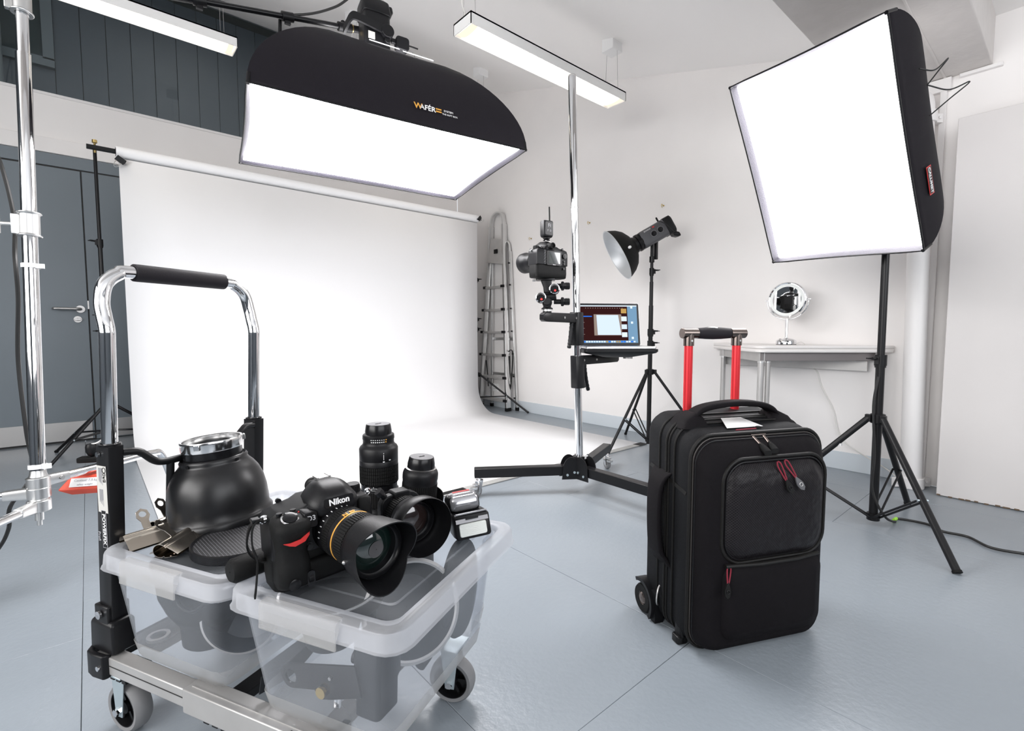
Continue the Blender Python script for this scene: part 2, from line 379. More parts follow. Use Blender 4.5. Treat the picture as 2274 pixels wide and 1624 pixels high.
# interior window above the door wall; its reflection is built as a dark room behind
wn = struct(MB().bb((XL, YF - .004, 2.445), (2.3, YF + .030, 2.463)).bb((2.28, YF - .004, 2.46), (2.3, YF + .03, 3.45)), 'window_1', trim_white)
build(MB().bb((XL, YF + .010, 2.462), (2.28, YF + .016, 3.47)), 'glass_pane', win_glass, wn)
fr_ = struct(MB().bb((XL, 8.2, 1.6), (3.4, 8.3, 5.2)), 'wall_reflected_room', tile_line)  # board wall reflected in the glass, modelled as a wall beyond it
for k in range(24):
    x0 = -2.6 + k * .245
    build(MB().bb((x0 + .004, 8.17, 1.6), (x0 + .241, 8.2, 5.2)), 'wall_board', dark_wall, fr_)
struct(MB().bb((XL, YF + .1, 5.2), (3.4, 8.3, 5.3)), 'ceiling_far_room', mat('far_room_ceiling', (.06, .063, .05), .6))
struct(MB().bb((XL, YF + .1, 1.5), (3.4, 8.3, 1.6)), 'floor_far_room', dark_wall)
struct(MB().bb((2.9, YF + .1, 1.5), (3.0, 8.3, 5.3)), 'wall_far_right', dark_wall)
struct(MB().bb((XL - .1, YF + .1, 1.5), (XL, 8.3, 5.3)), 'wall_far_left', dark_wall)
w2 = struct(MB().bb((-2.5, 8.1, 3.92), (-.15, 8.17, 4.02)).bb((-.25, 8.1, 4.0), (-.15, 8.17, 5.2)).bb((-.86, 8.12, 4.0), (-.76, 8.17, 5.2)).bb((-1.75, 8.12, 4.0), (-1.66, 8.17, 5.2)), 'window_reflected', dark_frame)  # reflected window frames, modelled beyond the glass
build(MB().bb((-2.5, 8.14, 4.02), (-.2, 8.16, 5.2)), 'glass_pane', far_pane, w2)
tag(build(MB().cyl((-.62, 7.9, 1.6), (-.62, 7.9, 5.2), .05), 'vertical_pipe', dark_frame), 'pale vertical pipe in the dark room behind the glass', 'pipe')
area('far_room_fill', (1.2, 6.4, 5.1), (0, 0, 0), 1.5, .4, 17, (1, .97, .9))  # weak fill added to lift the dark room behind the glass

wr = struct(MB().bb((XR, YB, 0), (XR + .1, YF, 3.6)), 'wall_right', wall_white)
struct(MB().bb((XR - .006, .52, 0), (XR, YF, .105)), 'baseboard_right', skirt_blue, bev=.002)
struct(MB().bb((XL - .1, YB, 0), (XL, YF, .8)).bb((XL - .1, YB, 2.2), (XL, YF, 3.6)).bb((XL - .1, YB, .8), (XL, -.95, 2.2)).bb((XL - .1, 2.15, .8), (XL, YF, 2.2)), 'wall_near_left', back_wall_paint)
struct(MB().bb((XL - .06, -.95, .8), (XL - .02, 2.15, .85)).bb((XL - .06, -.95, 2.15), (XL - .02, 2.15, 2.2)).bb((XL - .06, .57, .8), (XL - .02, .63, 2.2)), 'added_window_4', trim_white)  # unseen window, put in to go with the left fill light
struct(MB().bb((XL, YB - .1, 0), (XR, YB, .9)).bb((XL, YB - .1, 2.2), (XR, YB, 2.4)).bb((XL, YB - .1, .9), (-1.2, YB, 2.2)).bb((2.4, YB - .1, .9), (XR, YB, 2.2)), 'wall_back', back_wall_paint)
struct(MB().bb((-1.2, YB - .06, .9), (2.4, YB - .02, .95)).bb((-1.2, YB - .06, 2.15), (2.4, YB - .02, 2.2)).bb((.58, YB - .06, .9), (.63, YB - .02, 2.2)), 'window_3', trim_white)
mb = MB(); mb.add([(XL, YF + .05, zc(YF + .05)), (XR + .05, YF + .05, zc(YF + .05)), (XR + .05, .5, zc(.5)), (XL, .5, zc(.5)), (XL, YF + .05, 3.8), (XR + .05, YF + .05, 3.8), (XR + .05, .5, 3.8), (XL, .5, 3.8)],
    [(0, 1, 2, 3), (7, 6, 5, 4), (0, 4, 5, 1), (1, 5, 6, 2), (2, 6, 7, 3), (3, 7, 4, 0)])
struct(mb, 'ceiling', ceil_white)
struct(MB().bb((XL, YB - .1, 2.285), (XR + .05, .36, 2.6)), 'ceiling_low', ceil_white)
bm_ = struct(MB().bb((XL, .337, 2.061), (XR, .835, 2.45)), 'trim_1', plaster, bev=.006, seg=2)
build(MB().bb((XL, .500, 2.057), (XR, .510, 2.066)), 'formwork_ridge', plaster, bm_, bev=.002)
t2 = struct(MB().bb((3.272, .48, 1.995), (3.298, .66, 2.058)).bb((3.272, .495, 0), (3.298, .520, 1.995)).bb((3.284, .553, 0), (3.298, .603, 1.995)), 'trim_2', trim_white, bev=.002)
struct(MB().bb((3.276, .30, 2.043), (3.30, .452, 2.060)), 'trim_3', trim_white, bev=.003)

# white boiler pipe in the corner
p = thing('drain_pipe', 'fat cream painted vertical pipe with bolted collars in the corner beside the white board', 'pipe', Mx.Translation((3.19, .535, 0)) @ Mx.Rotation(radians(-1.0), 4, 'X'))
mb = MB(); mb.lathe([(.046, .04), (.046, 1.92), (.040, 1.955), (.026, 1.978), (0.001, 1.985)], n=32)
build(mb, 'pipe_body', trim_white, p)
def collar(z):
    mb = MB(); mb.lathe([(.046, z), (.056, z), (.056, z + .055), (.046, z + .055)], n=32)
    for s in (-1, 1):
        R_ = Mx.Rotation(radians(-42), 4, 'Z')
        mb.prism([(-.022, -.012), (.022, -.012), (.022, .012), (-.022, .012)], z + .005, z + .05, R_ @ Mx.Translation((s * .068, 0, 0)))
        mb.cyl(R_ @ V((s * .073, -.011, z + .028)), R_ @ V((s * .073, -.019, z + .028)), .008, n=12)
    return mb
build(collar(.0), 'pipe_collar', trim_white, p, bev=.002); build(collar(1.83), 'pipe_collar', trim_white, p, bev=.002)

pn = thing('white_board', 'tall plain white board with ragged chipboard bottom edge standing at the right edge', 'board', (3.13, -.4, 0))
build(MB().bb((3.12, -1.6, .004), (3.138, .424, 1.795)), 'board_face', mat('white_board_paint', (.70, .67, .655), .55, var=.03, vscale=2), pn, W=True, bev=.002)
random.seed(8); mb = MB()
for k in range(60):
    y = .42 - k * .034 - random.random() * .02; mb.box((3.1215, y, .004 + random.random() * .003), (.006, .012 + random.random() * .012, .006))
build(mb, 'chipped_edge', mat('raw_chipboard', (.16, .11, .07), .9), pn, W=True, kind='stuff')

# hooks and sockets
for (y, z), lb in zip([(3.531, 1.706), (2.798, 1.735), (2.085, 1.743)], ['small brass cup hook on the wall between the ladder and the camera', 'small brass cup hook on the wall just right of the chrome column', 'small brass cup hook on the wall above the reflector lamp']):
    hk = thing('cup_hook', lb, 'hook', (3.3, y, z), 'brass hooks on the right wall')
    build(MB().tube(smoothpath([(3.30, y, z), (3.285, y, z), (3.276, y, z + .008), (3.268, y, z), (3.272, y, z - .012), (3.28, y, z - .016)], 4), .0022, 8), 'hook_wire', brass, hk, W=True)
    build(MB().cyl((3.30, y, z), (3.296, y, z), .006, n=14), 'hook_plate', brass, hk, W=True)
def socket(y, z, lb, sw=1):
    s = thing('wall_socket', lb, 'socket', (3.29, y, z))
    build(MB().box((3.293, y, z), (.014, .146, .086)), 'socket_plate', white_plas, s, W=True, bev=.003)
    for k in (-1, 1):
        for dy, dz in ((0, .018), (-.012, -.004), (.012, -.004)): build(MB().box((3.2855, y + k * .036 + dy, z + dz - .008), (.002, .006, .008)), 'socket_hole', tile_line, s, W=True)
        build(MB().box((3.285, y + k * .036, z + .030), (.004, .012, .018)), 'switch', white_plas, s, W=True)
socket(4.116, .208, 'white double wall socket low on the wall behind the stepladder')

# suspended tube lights
def fixture(x0, x1, y, zb, lb, canx):
    t = thing('pendant_light', lb, 'light', ((x0 + x1) / 2, y, zb), 'suspended linear lights'); w_ = .075
    mb = MB()
    mb.bb((x0, y - w_, zb), (x1, y - w_ + .004, zb + .058)).bb((x0, y + w_ - .004, zb), (x1, y + w_, zb + .058))
    mb.bb((x0, y - w_, zb), (x0 + .004, y + w_, zb + .058)).bb((x1 - .004, y - w_, zb), (x1, y + w_, zb + .058)).bb((x0, y - w_, zb + .05), (x1, y + w_, zb + .058))
    build(mb, 'housing', card_white, t, W=True)
    L = [[(x, y + (w_ - .008) * cos(a), zb + .012 - .016 * sin(a)) for a in [pi * k / 10 for k in range(11)]] for x in (x0 + .02, x0 + .05, x1 - .05, x1 - .02)]
    mb = MB(); mb.loft([L[1], L[2]], closed=False); build(mb, 'diffuser', glow_tube, t, W=True)
    for qa, qb in ((L[0], L[1]), (L[3], L[2])): build(MB().loft([qa, qb], closed=False).add(qa, [tuple(range(11))]), 'diffuser_end', glow_tube_edge, t, W=True)
    for x in canx:
        zt = zc(y)
        build(MB().bb((x - .05, y - .045, zt - .07), (x + .05, y + .045, zt + .02)), 'ceiling_rose', white_plas, t, W=True, bev=.003)
        for s in (-1, 1): build(MB().cyl((x, y + s * .052, zb + .05), (x, y + s * .04, zt - .02), .0013, n=6), 'suspension_wire', steel, t, W=True)
    x = canx[0]; build(MB().tube(smoothpath([(x + .03, y + .03, zb + .055), (x - .03, y + .02, zb + .14), (x - .04, y, zb + .24), (x + .0, y, zc(y) - .05)], 5), .0035, 8), 'power_flex', cable_wht, t, W=True)
    return t
fixture(1.485, 2.735, 2.10, 2.31, 'white suspended tube light above the chrome column', (1.53, 2.68))
fixture(-.45, .80, 3.65, 2.60, 'white suspended tube light hanging in front of the dark glass', (-.38, .73))
fixture(1.55, 2.80, 3.58, 2.58, 'white suspended tube light mostly hidden behind the overhead softbox', (1.573, 2.728))

# ================================================================== BACKDROP
bk = thing('paper_backdrop', 'white seamless paper backdrop hanging from a roll and sweeping over the floor', 'backdrop', (1.58, 3.0, 0))
X0, X1, YR = .195, 2.975, 4.0
prof = [(2.018, .0035), (2.6, .0035), (3.2, .0035), (3.6, .004)]
for k in range(0, 13):
    a = pi / 2 * k / 12; prof.append((3.70 + .27 * sin(a), .275 - .27 * cos(a)))
prof += [(3.975, .8), (3.975, 1.3), (3.972, 1.88)]
def xw(x, y, z): return x
loops = [[(X0 + (X1 - X0) * k / 8, y, z) for k in range(9)] for y, z in prof]
mb = MB(); mb.loft(loops, closed=False); build(mb, 'paper_sweep', paper, bk, W=True, sharp=80, solid=.0006)
mb = MB(); mb.cyl((X0 - .01, YR, 1.925), (X1 + .02, YR, 1.925), .036, n=36); build(mb, 'paper_roll', paper, bk, W=True)
mb = MB(); mb.cyl((X0 - .012, YR, 1.925), (X0 - .0095, YR, 1.925), .026, n=24).cyl((X1 + .0195, YR, 1.925), (X1 + .022, YR, 1.925), .026, n=24); build(mb, 'roll_core', blk, bk, W=True)
mb = MB(); mb.bb((.19, 1.985, .001), (2.99, 2.035, .0055)); build(mb, 'edge_tape', tape_grey, bk, W=True)
build(MB().bb((2.9, 1.98, .005), (2.99, 2.04, .0065)).bb((1.2, 1.995, .0056), (1.42, 2.03, .0066)), 'tape_patch', blk_matte, bk, W=True)

def bulldog_fold(name, label, P, ang, mt, group=None):   # black binder clip: folded wedge and two wire loops
    t = thing(name, label, 'clip', rot(P, rz=ang[2], rx=ang[0], ry=ang[1]), group)
    mb = MB(); mb.loft([[(-.025, -.014, 0), (.025, -.014, 0), (.025, -.012, 0), (-.025, -.012, 0)], [(-.025, -.002, .028), (.025, -.002, .028), (.025, 0, .028), (-.025, 0, .028)]])
    mb.loft([[(-.025, .012, 0), (.025, .012, 0), (.025, .014, 0), (-.025, .014, 0)], [(-.025, .0, .028), (.025, .0, .028), (.025, .002, .028), (-.025, .002, .028)]])
    mb.box((0, 0, -.001), (.05, .028, .002)); build(mb, 'clip_body', mt, t)
    for s in (-1, 1): build(MB().tube(smoothpath([(-.014, s * .003, .028), (-.012, s * .012, .05), (0, s * .016, .062), (.012, s * .012, .05), (.014, s * .003, .028)], 4), .0014, 6), 'wire_loop', steel, t)
    return t
bulldog_fold('binder_clip', 'black binder clip at the left end of the white paper roll', (.21, 3.955, 1.875), (radians(170), radians(35), 0), blk_sat, 'black clips on the paper roll')
bulldog_fold('binder_clip', 'black binder clip at the right end of the white paper roll', (2.985, 3.96, 1.935), (radians(150), radians(-40), radians(20)), blk_sat, 'black clips on the paper roll')

# ================================================================== STANDS
def wing(mb, c, d, s=1.):          # wing knob: shaft + two blades, axis d
    M = axisframe(c, d)
    mb.cyl(c, V(c) + V(d).normalized() * .022 * s, .005 * s, n=10)
    for k in (-1, 1): mb.loft([[(k * .002 * s, -.003 * s, .014 * s), (k * .008 * s, -.003 * s, .014 * s), (k * .008 * s, .003 * s, .014 * s), (k * .002 * s, .003 * s, .014 * s)],
                               [(k * .010 * s, -.002 * s, .032 * s), (k * .018 * s, -.002 * s, .030 * s), (k * .018 * s, .002 * s, .030 * s), (k * .010 * s, .002 * s, .032 * s)]], M)
def light_stand(name, label, base, hub, low, legs, segs, collars, m=blk, lean=(0, 0), leg_r=.0095, group=None, kd=(-.7, -.7, 0), brace_n=2):
    t = thing(name, label, 'stand', (base[0], base[1], 0), group); B = V((base[0], base[1], 0))
    A = lambda z: B + V((lean[0] * z, lean[1] * z, z))
    mb = MB()
    for z0, z1, r in segs: mb.cyl(A(z0), A(z1), r, n=24)
    build(mb, 'pole', m, t, W=True)
    for z in collars:
        mb = MB(); r = [s[2] for s in segs if s[0] <= z <= s[1] + .02][0] + .0055
        mb.cyl(A(z - .022), A(z + .022), r, n=20); mb.cyl(A(z - .03), A(z - .022), r - .002, n=20)
        mb.box(A(z) + V(kd).normalized() * r, (.016, .016, .03)); wing(mb, A(z + .008) + V(kd).normalized() * (r + .004), kd, 1.1)
        build(mb, 'locking_collar', blk_plas, t, W=True)
    mb = MB(); mb.cyl(A(hub - .02), A(hub + .018), segs[0][2] + .010, n=24)
    for (px_, py_) in legs:
        d = V((px_ - base[0], py_ - base[1], 0)).normalized(); mb.box(A(hub) + d * (segs[0][2] + .016), (.022, .022, .030))
    build(mb, 'hub_collar', blk_plas, t, W=True, bev=.002)
    mb = MB(); mb.cyl(A(low - .014), A(low + .014), segs[0][2] + .007, n=24); build(mb, 'lower_collar', blk_plas, t, W=True)
    for (px_, py_) in legs:
        d = V((px_ - base[0], py_ - base[1], 0)); L_ = d.length; d.normalize(); s = d.cross(V((0, 0, 1)))
        a = A(hub) + d * (segs[0][2] + .016); f = V((px_, py_, .007))
        mb = MB(); mb.cyl(a, f, leg_r, n=14); lg = build(mb, 'leg', m, t, W=True)
        e = (f - a).normalized(); build(MB().cyl(f - e * .004, f + e * .004, leg_r + .002, n=14), 'rubber_foot', blk_rub, lg, W=True)
        mid = a.lerp(f, .58 if brace_n else .5); c = A(low) + d * segs[0][2]
        mb = MB()
        for q in ((-1, 1) if brace_n == 2 else (0,)):
            o_ = s * q * (leg_r + .002); mb.cyl(c + o_, mid + o_, .0045 if brace_n == 2 else .007, n=8)
        build(mb, 'brace', m, t, W=True)
        build(MB().cyl(mid - s * (leg_r + .006), mid + s * (leg_r + .006), .0045, n=10), 'rivet', zinc, t, W=True)
    return t, A

sL, A = light_stand('backdrop_stand', 'thin black backdrop stand in front of the blue door', (.085, 4.06), .33, .17, [(-.205, 3.94), (-.19, 4.42), (.52, 4.10)],
    [(.05, .80, .0135), (.80, 1.36, .0115), (1.30, 1.93, .0095)], [.80, .90, 1.36], group='stands holding the paper roll', kd=(-.9, -.3, 0))
mb = MB(); mb.bb((.045, YR - .016, 1.915), (.235, YR + .016, 1.938)); build(mb, 'crossbar_end', blk, sL, W=True, bev=.002)
mb = MB(); mb.cyl((.085, 4.03, 1.905), (.085, 4.0, 1.975), .006, n=12).cyl((.085, 4.0, 1.955), (.085, 4.0, 1.972), .013, n=16); build(mb, 'spigot', brass, sL, W=True)
sR, A = light_stand('backdrop_stand', 'thin black backdrop stand at the right edge of the paper, by the stepladder', (3.02, 4.05), .37, .13, [(3.262, 3.53), (2.6, 4.2), (3.25, 4.45)],
    [(.05, .87, .0125), (.85, 1.33, .0105), (1.30, 1.93, .009)], [.83, .93, 1.33], group='stands holding the paper roll', kd=(.7, -.7, 0))
build(MB().bb((2.98, YR - .014, 1.915), (3.04, YR + .06, 1.937)), 'crossbar_end', blk, sR, W=True, bev=.002)
# ================================================================== SOFTBOXES
def bag_loop(w_, h_, z, sag=0., n=8):
    c = [(-w_ / 2, -h_ / 2), (w_ / 2, -h_ / 2), (w_ / 2, h_ / 2), (-w_ / 2, h_ / 2)]; out = []
    for i in range(4):
        a, b = c[i], c[(i + 1) % 4]; L_ = sqrt((b[0] - a[0]) ** 2 + (b[1] - a[1]) ** 2); nx, ny = -(b[1] - a[1]) / L_, (b[0] - a[0]) / L_
        for k in range(n):
            t = k / n; s = sag * (4 * t * (1 - t)); rc = .006 if k == 0 else 0
            x, y = a[0] + (b[0] - a[0]) * t + nx * s, a[1] + (b[1] - a[1]) * t + ny * s
            out.append((x * (1 - rc), y * (1 - rc), z))
    return out
def softbox(t, w_, h_, depth, glow, ring=.085, p=2.2, lip=.035, sag=.012, m_lip=None, ph=None):
    L = []
    for k in range(15):
        q = k / 14; s = max(0, 1 - (q * .985) ** p) ** (1 / p)
        ws = w_ * s + (ring * 2) * (1 - s) * q; s2 = max(0, 1 - (q * .985) ** (ph or p)) ** (1 / (ph or p)); hs = h_ * s2 + (ring * 2) * (1 - s2) * q
        L.append(bag_loop(ws, hs, depth * q, sag * (1 - .3 * q)))
    mb = MB(); mb.loft([bag_loop(w_ * 1.004, h_ * 1.004, -lip, sag * 1.15)] + L, cap0=False, cap1=False)
    bag = build(mb, 'fabric_bag', bag_black, t, sharp=50, solid=.002)
    mb = MB(); mb.loft([bag_loop(w_ * .998, h_ * .998, -lip - .001, sag * 1.15), bag_loop(w_ * .985, h_ * .985, -lip * .5, sag * 2.2), bag_loop(w_ * .975, h_ * .975, .002, sag * 2)], cap0=False, cap1=False)
    build(mb, 'front_lip', m_lip or bag_edge, t, sharp=80)
    f = bag_loop(w_ * .975, h_ * .975, 0, sag); mb = MB()
    mid = [(x * .5, y * .5, -.004) for x, y, z in f]; c = [(x * .02, y * .02, -.006) for x, y, z in f]
    mb.loft([f, mid, c], cap0=False); build(mb, 'diffuser_panel', glow, t, sharp=80)
    for sx in (-1, 1):
        for sy in (-1, 1):
            e = MB(); e.cyl((sx * w_ / 2 * .992, sy * h_ / 2 * .992, -lip - .004), (sx * w_ / 2 * .985, sy * h_ / 2 * .985, .02), .006, n=10)
            build(e, 'corner_cap', blk_sat, t)
    mb = MB()
    c4 = [(-1, -1), (1, -1), (1, 1), (-1, 1)]
    build(MB().tube([(x, y, z) for x, y, z in bag_loop(w_ * 1.004, h_ * 1.004, -lip, sag * 1.15)], .0035, 6, closed=True), 'edge_piping', blk_sat, t)
    ring_m = MB(); ring_m.lathe([(ring * .8, depth - .02), (ring * .98, depth - .018), (ring * .98, depth + .006), (ring * .8, depth + .008), (ring * .8, depth - .02)], n=36); build(ring_m, 'speed_ring', blk, t)
    return bag
ML = Mx(((.984, .176, .0276, .949), (-.1772, .9829, .0502, 1.937), (-.0183, -.0543, .9984, 1.538), (0, 0, 0, 1)))
sb = thing('softbox', 'large oblong black softbox glowing white, hung flat overhead on the boom', 'softbox', ML)
softbox(sb, 1.0, .70, .36, glow_l, p=1.8, lip=.012, sag=.007)
# its slits of light and small print
mb = MB(); mb.add([(.10 + k * .0, 0, 0) for k in range(0)], [])
for (xa, xb, z_) in ((-.08, .035, .349), (.05, .175, .346)):
    o = build(MB().loft([[(xa, -.172, z_ - .004), (xa, -.166, z_ + .003)], [(xb, -.172, z_ - .004), (xb, -.166, z_ + .003)]], closed=False), 'lit_vent_slit', glow_slit, sb)
MT = frame((.092, -.3475, .052), (1, 0, 0), (0, -1, .14))
text('W', .030, MT @ Mx.Translation((-.049, 0, 0)), gold_ink, sb, bold=.0008); text('AFÉR', .027, MT @ Mx.Translation((-.013, 0, 0)), white_ink, sb, bold=.0004)
text('=', .044, MT @ Mx.Translation((.029, .0, 0)), gold_ink, sb, bold=.0008); text('SYSTEM', .011, MT @ Mx.Translation((.068, .006, 0)), white_ink, sb); text('THE SOFT BOX', .009, MT @ Mx.Translation((.073, -.007, 0)), white_ink, sb)

MR_ = Mx(((-.2858, -.4469, .8477, 2.1913), (-.9565, .0783, -.2812, .6862), (-.0593, .8911, .4498, 1.4679), (0, 0, 0, 1)))
MR_ = frame((2.1913, .6862, 1.4679), (-.2858, -.9565, -.0593), (.8477, -.2812, .4498))
sb2 = thing('softbox', 'upright black softbox with glowing white face on the stand at the right', 'softbox', MR_)
ymul = 1 if (MR_ @ V((0, 1, 0)) - MR_ @ V((0, 0, 0))).z > 0 else -1
softbox(sb2, .60, .7846, .27, glow_r, p=3.0, lip=.030, sag=.005, ph=1.65)
# side label: right side of the bag (local +x)
ML2 = frame((.3005, -ymul * .17, .060), (0, -ymul, .0), (1, 0, .10))
build(MB().box((0, 0, .0012), (.098, .034, .001), ML2), 'brand_label', red_mark, sb2)
build(MB().box((0, 0, .0020), (.090, .027, .001), ML2), 'label_field', blk_sat, sb2)
text('CALUMET', .0200, ML2 @ Mx.Translation((0, 0, .0028)), white_ink, sb2, bold=.0005)
mb = MB()
for a, b, c_ in (((.30, ymul * .19, .09), (.345, ymul * .185, .16), (.30, ymul * .13, .12)), ((.30, ymul * .13, .12), (.375, ymul * .09, .20), (.305, ymul * .035, .10))):
    build(MB().tube(smoothpath([a, tuple((a[i] + b[i]) / 2 + (.02 if i == 1 else 0) for i in range(3)), b, tuple((c_[i] + b[i]) / 2 for i in range(3)), c_], 8), .0022, 6), 'cord_loop', cable_blk, sb2)

# studio flash head: local z = towards the subject, y = up
def flash_head(t, s=1., m_body=mono_grey, L_=.20, knobs=True):
    mb = MB(); mb.loft([[(x * s, y * s, z * s) for x, y in rrect(.112 * k, .122 * k, .022, 4)] for z, k in ((-L_, .92), (-L_ + .01, 1), (-.01, 1), (0, .96))])
    b = build(mb, 'lamp_housing', m_body, t, bev=.001)
    mb = MB(); mb.loft([[(x * s, y * s, z * s) for x, y in rrect(.118 * k, .130 * k, .024, 4)] for z, k in ((-L_ - .052, .86), (-L_ - .045, .98), (-L_ + .004, 1.0), (-L_ + .008, .95))])
    mb.loft([[(x * s, y * s, z * s) for x, y in rrect(.07, h, .012, 3, (0, c))] for z, h, c in ((-L_ - .062, .03, .088), (-L_ - .04, .045, .075), (-L_ - .02, .04, .06))])
    build(mb, 'rear_grip', blk_plas, t, bev=.001)
    mb = MB(); mb.lathe([(.052 * s, -.01 * s), (.058 * s, .0), (.062 * s, .01 * s), (.062 * s, .028 * s), (.054 * s, .032 * s), (.054 * s, .045 * s), (.060 * s, .047 * s), (.060 * s, .058 * s), (.05 * s, .060 * s)], n=32)
    build(mb, 'mount_ring', blk_plas, t)
    return b

# overhead head
MH = frame(ML @ V((-.02, -.02, .412)), ML.to_3x3() @ V((1, 0, 0)), ML.to_3x3() @ V((0, 0, -1)))
hd = thing('studio_flash', 'black studio flash head on top of the overhead softbox', 'studio flash', MH)
mb = MB(); mb.loft([[(x, y, z) for x, y in rrect(.105 * k, .105 * k, .012, 3)] for z, k in ((-.125, .97), (-.12, 1), (.015, 1), (.02, .98))]); build(mb, 'lamp_housing', blk_plas, hd, bev=.001)
mb = MB(); mb.loft([[(x * k + o_, y * k, z) for x, y in rrect(.112, .112, .014, 3)] for z, k, o_ in ((-.178, .80, -.01), (-.168, .95, -.004), (-.125, 1.02, 0), (-.118, 1.0, 0))])
mb.loft([[(x + c, y, z) for x, y in rrect(l, .05, .01, 3)] for z, l, c in ((-.178, .022, .060), (-.16, .036, .056), (-.13, .03, .045))]); build(mb, 'rear_grip', blk_plas, hd, bev=.002)
mb = MB(); mb.cyl((.035, .053, -.045), (.035, .075, -.045), .025, n=24).cyl((.035, .053, -.012), (.035, .068, -.012), .012); build(mb, 'tilt_knob', blk_sat, hd, bev=.001)
mb = MB()
pts = [(.035, .066, -.045), (-.02, .066, -.055), (-.085, .064, -.066), (-.105, .060, -.060), (-.118, .045, -.035), (-.126, .03, -.018)]
mb.ribbon(smoothpath(pts, 4), (0, 0, 1), .030, .010); build(mb, 'mounting_bracket', blk, hd)
build(MB().box((-.025, .0533, -.02), (.026, .002, .028)), 'rating_sticker', label_grey, hd)
tr_ = thing('radio_trigger', 'small black radio trigger with stub aerial beside the overhead flash head', 'trigger', MH @ Mx.Translation((.078, .02, -.040)))
mb = MB(); mb.loft([[(x + .03, z, y) for x, y in rrect(.055, .052, .012, 3)] for z in (-.016, .016)]); mb.box((-.004, 0, -.004), (.022, .014, .018)); build(mb, 'trigger_case', blk_plas, tr_, bev=.002)
build(MB().tube(smoothpath([(.055, 0, -.006), (.08, 0, -.006), (.10, 0, -.005)], 3), .003, 8), 'aerial', blk_rub, tr_)
build(MB().tube(smoothpath([(.056, 0, .012), (.074, 0, .016), (.086, 0, .032), (.088, .0, .055)], 5), .0011, 6), 'sync_lead', cable_blk, tr_)

# boom stand (chrome) with black boom arm
SBX = V((-.118, 2.0, 0))
bs = thing('boom_stand', 'tall chrome boom stand with turtle legs at the left edge', 'stand', SBX)
top = V((-.100, 2.045, 1.80)); foot = V((-.128, 1.955, .30))
def CP(z): k = (z - .30) / 1.5; return foot.lerp(top, k)
mb = MB(); mb.cyl(CP(.395), CP(1.60), .0175, n=32); build(mb, 'lower_tube', chrome, bs, W=True)
mb = MB(); mb.cyl(CP(1.1), CP(1.84), .0150, n=32); build(mb, 'upper_tube', chrome, bs, W=True)
def clampblock(z0, z1, r, nm):
    mb = MB(); mb.lathe([(r, z0 - z0), (r + .010, .0), (r + .011, .004), (r + .006, .006), (r + .006, z1 - z0 - .006), (r + .011, z1 - z0 - .004), (r + .010, z1 - z0), (r, z1 - z0)], axisframe(CP(z0), CP(z1) - CP(z0)), 32)
    c = CP((z0 + z1) / 2); d = V((-.757, .3, 0)).normalized(); mb.box(c + d * (r + .012), (.022, .018, (z1 - z0) * .8)); mb.cyl(c + d * r, c + d * (r + .05), .0055, n=14)
    e = c + d * (r + .055); mb.prism([(-.028, -.004), (-.010, -.006), (.010, -.006), (.028, -.004), (.028, .004), (-.028, .004)], -.006, .010, frame(e, (0, 0, 1), d)); build(mb, nm, alu, bs, W=True, bev=.0015)
clampblock(1.075, 1.145, .0175, 'locking_clamp'); clampblock(1.715, 1.80, .0160, 'locking_clamp')
for z in (.985, .405):
    mb = MB(); mb.lathe([(.018, 0), (.0215, 0), (.0215, .012), (.018, .012)], axisframe(CP(z), top - foot), 28); mb.box(CP(z + .006) + V((.02, -.014, 0)), (.02, .012, .013)); build(mb, 'cable_tie', white_plas, bs, W=True)
build(MB().lathe([(.0185, .0), (.0235, .002), (.0235, .03), (.0205, .034), (.0205, .045), (.0235, .05), (.0235, .075), (.019, .09), (.018, .10)], axisframe(CP(.30), top - foot), 32), 'hub', alu, bs, W=True)
def turtle_leg(z, ang, L_):
    d = V((cos(ang), sin(ang), 0)); c = CP(z); c = V((c.x, c.y, z)); s = d.cross(V((0, 0, 1)))
    mb = MB(); mb.lathe([(.021, -.018), (.027, -.015), (.027, .015), (.021, .018)], Mx.Translation(c), 28); mb.loft([[c + d * .02 + s * a + V((0, 0, b)) for a, b in rrect(.026, .034, .006, 2)], [c + d * .075 + s * a + V((0, 0, b)) for a, b in rrect(.026, .028, .006, 2)]])
    hb = build(mb, 'leg_hub', alu, bs, W=True, bev=.001)
    e = c + d * .052 + s * .014; build(MB().cyl(e, e + s * .004, .006, n=12), 'bolt', steel, hb, W=True)
    P = [c + d * .06, c + d * (L_ * .45), c + d * (L_ * .70), c + d * (L_ * .78) - V((0, 0, .02)), c + d * (L_ * .88) - V((0, 0, z * .45)), c + d * L_ - V((0, 0, z - .012))]
    lg = build(MB().tube(smoothpath(P, 6), .0125, 16), 'leg', chrome, bs, W=True)
    q = c + d * L_; build(MB().sphere((q.x, q.y, .015), .015, 14, 8), 'rubber_foot', blk_rub, lg, W=True)
turtle_leg(.365, radians(36), .50); turtle_leg(.335, radians(165), .48); turtle_leg(.298, radians(238), .52)
mb = MB(); mb.cyl(CP(.255), CP(.30), .010, n=14).cyl(CP(.24), CP(.258), .006, n=12); build(mb, 'bottom_bolt', alu, bs, W=True)
boom0 = V((-.100, 2.063, 1.852)); boom1 = V((.836, 2.011, 2.030)); bd = (boom1 - boom0).normalized()
bmn = thing('boom', 'long black boom pole reaching from the chrome stand to the overhead softbox', 'boom arm', boom0)
build(MB().cyl(boom0 - bd * .5, boom0 + bd * .45, .0125, n=20), 'outer_tube', blk_sat, bmn, W=True)
build(MB().cyl(boom0 + bd * .4, boom1, .0100, n=20), 'inner_tube', blk_sat, bmn, W=True)
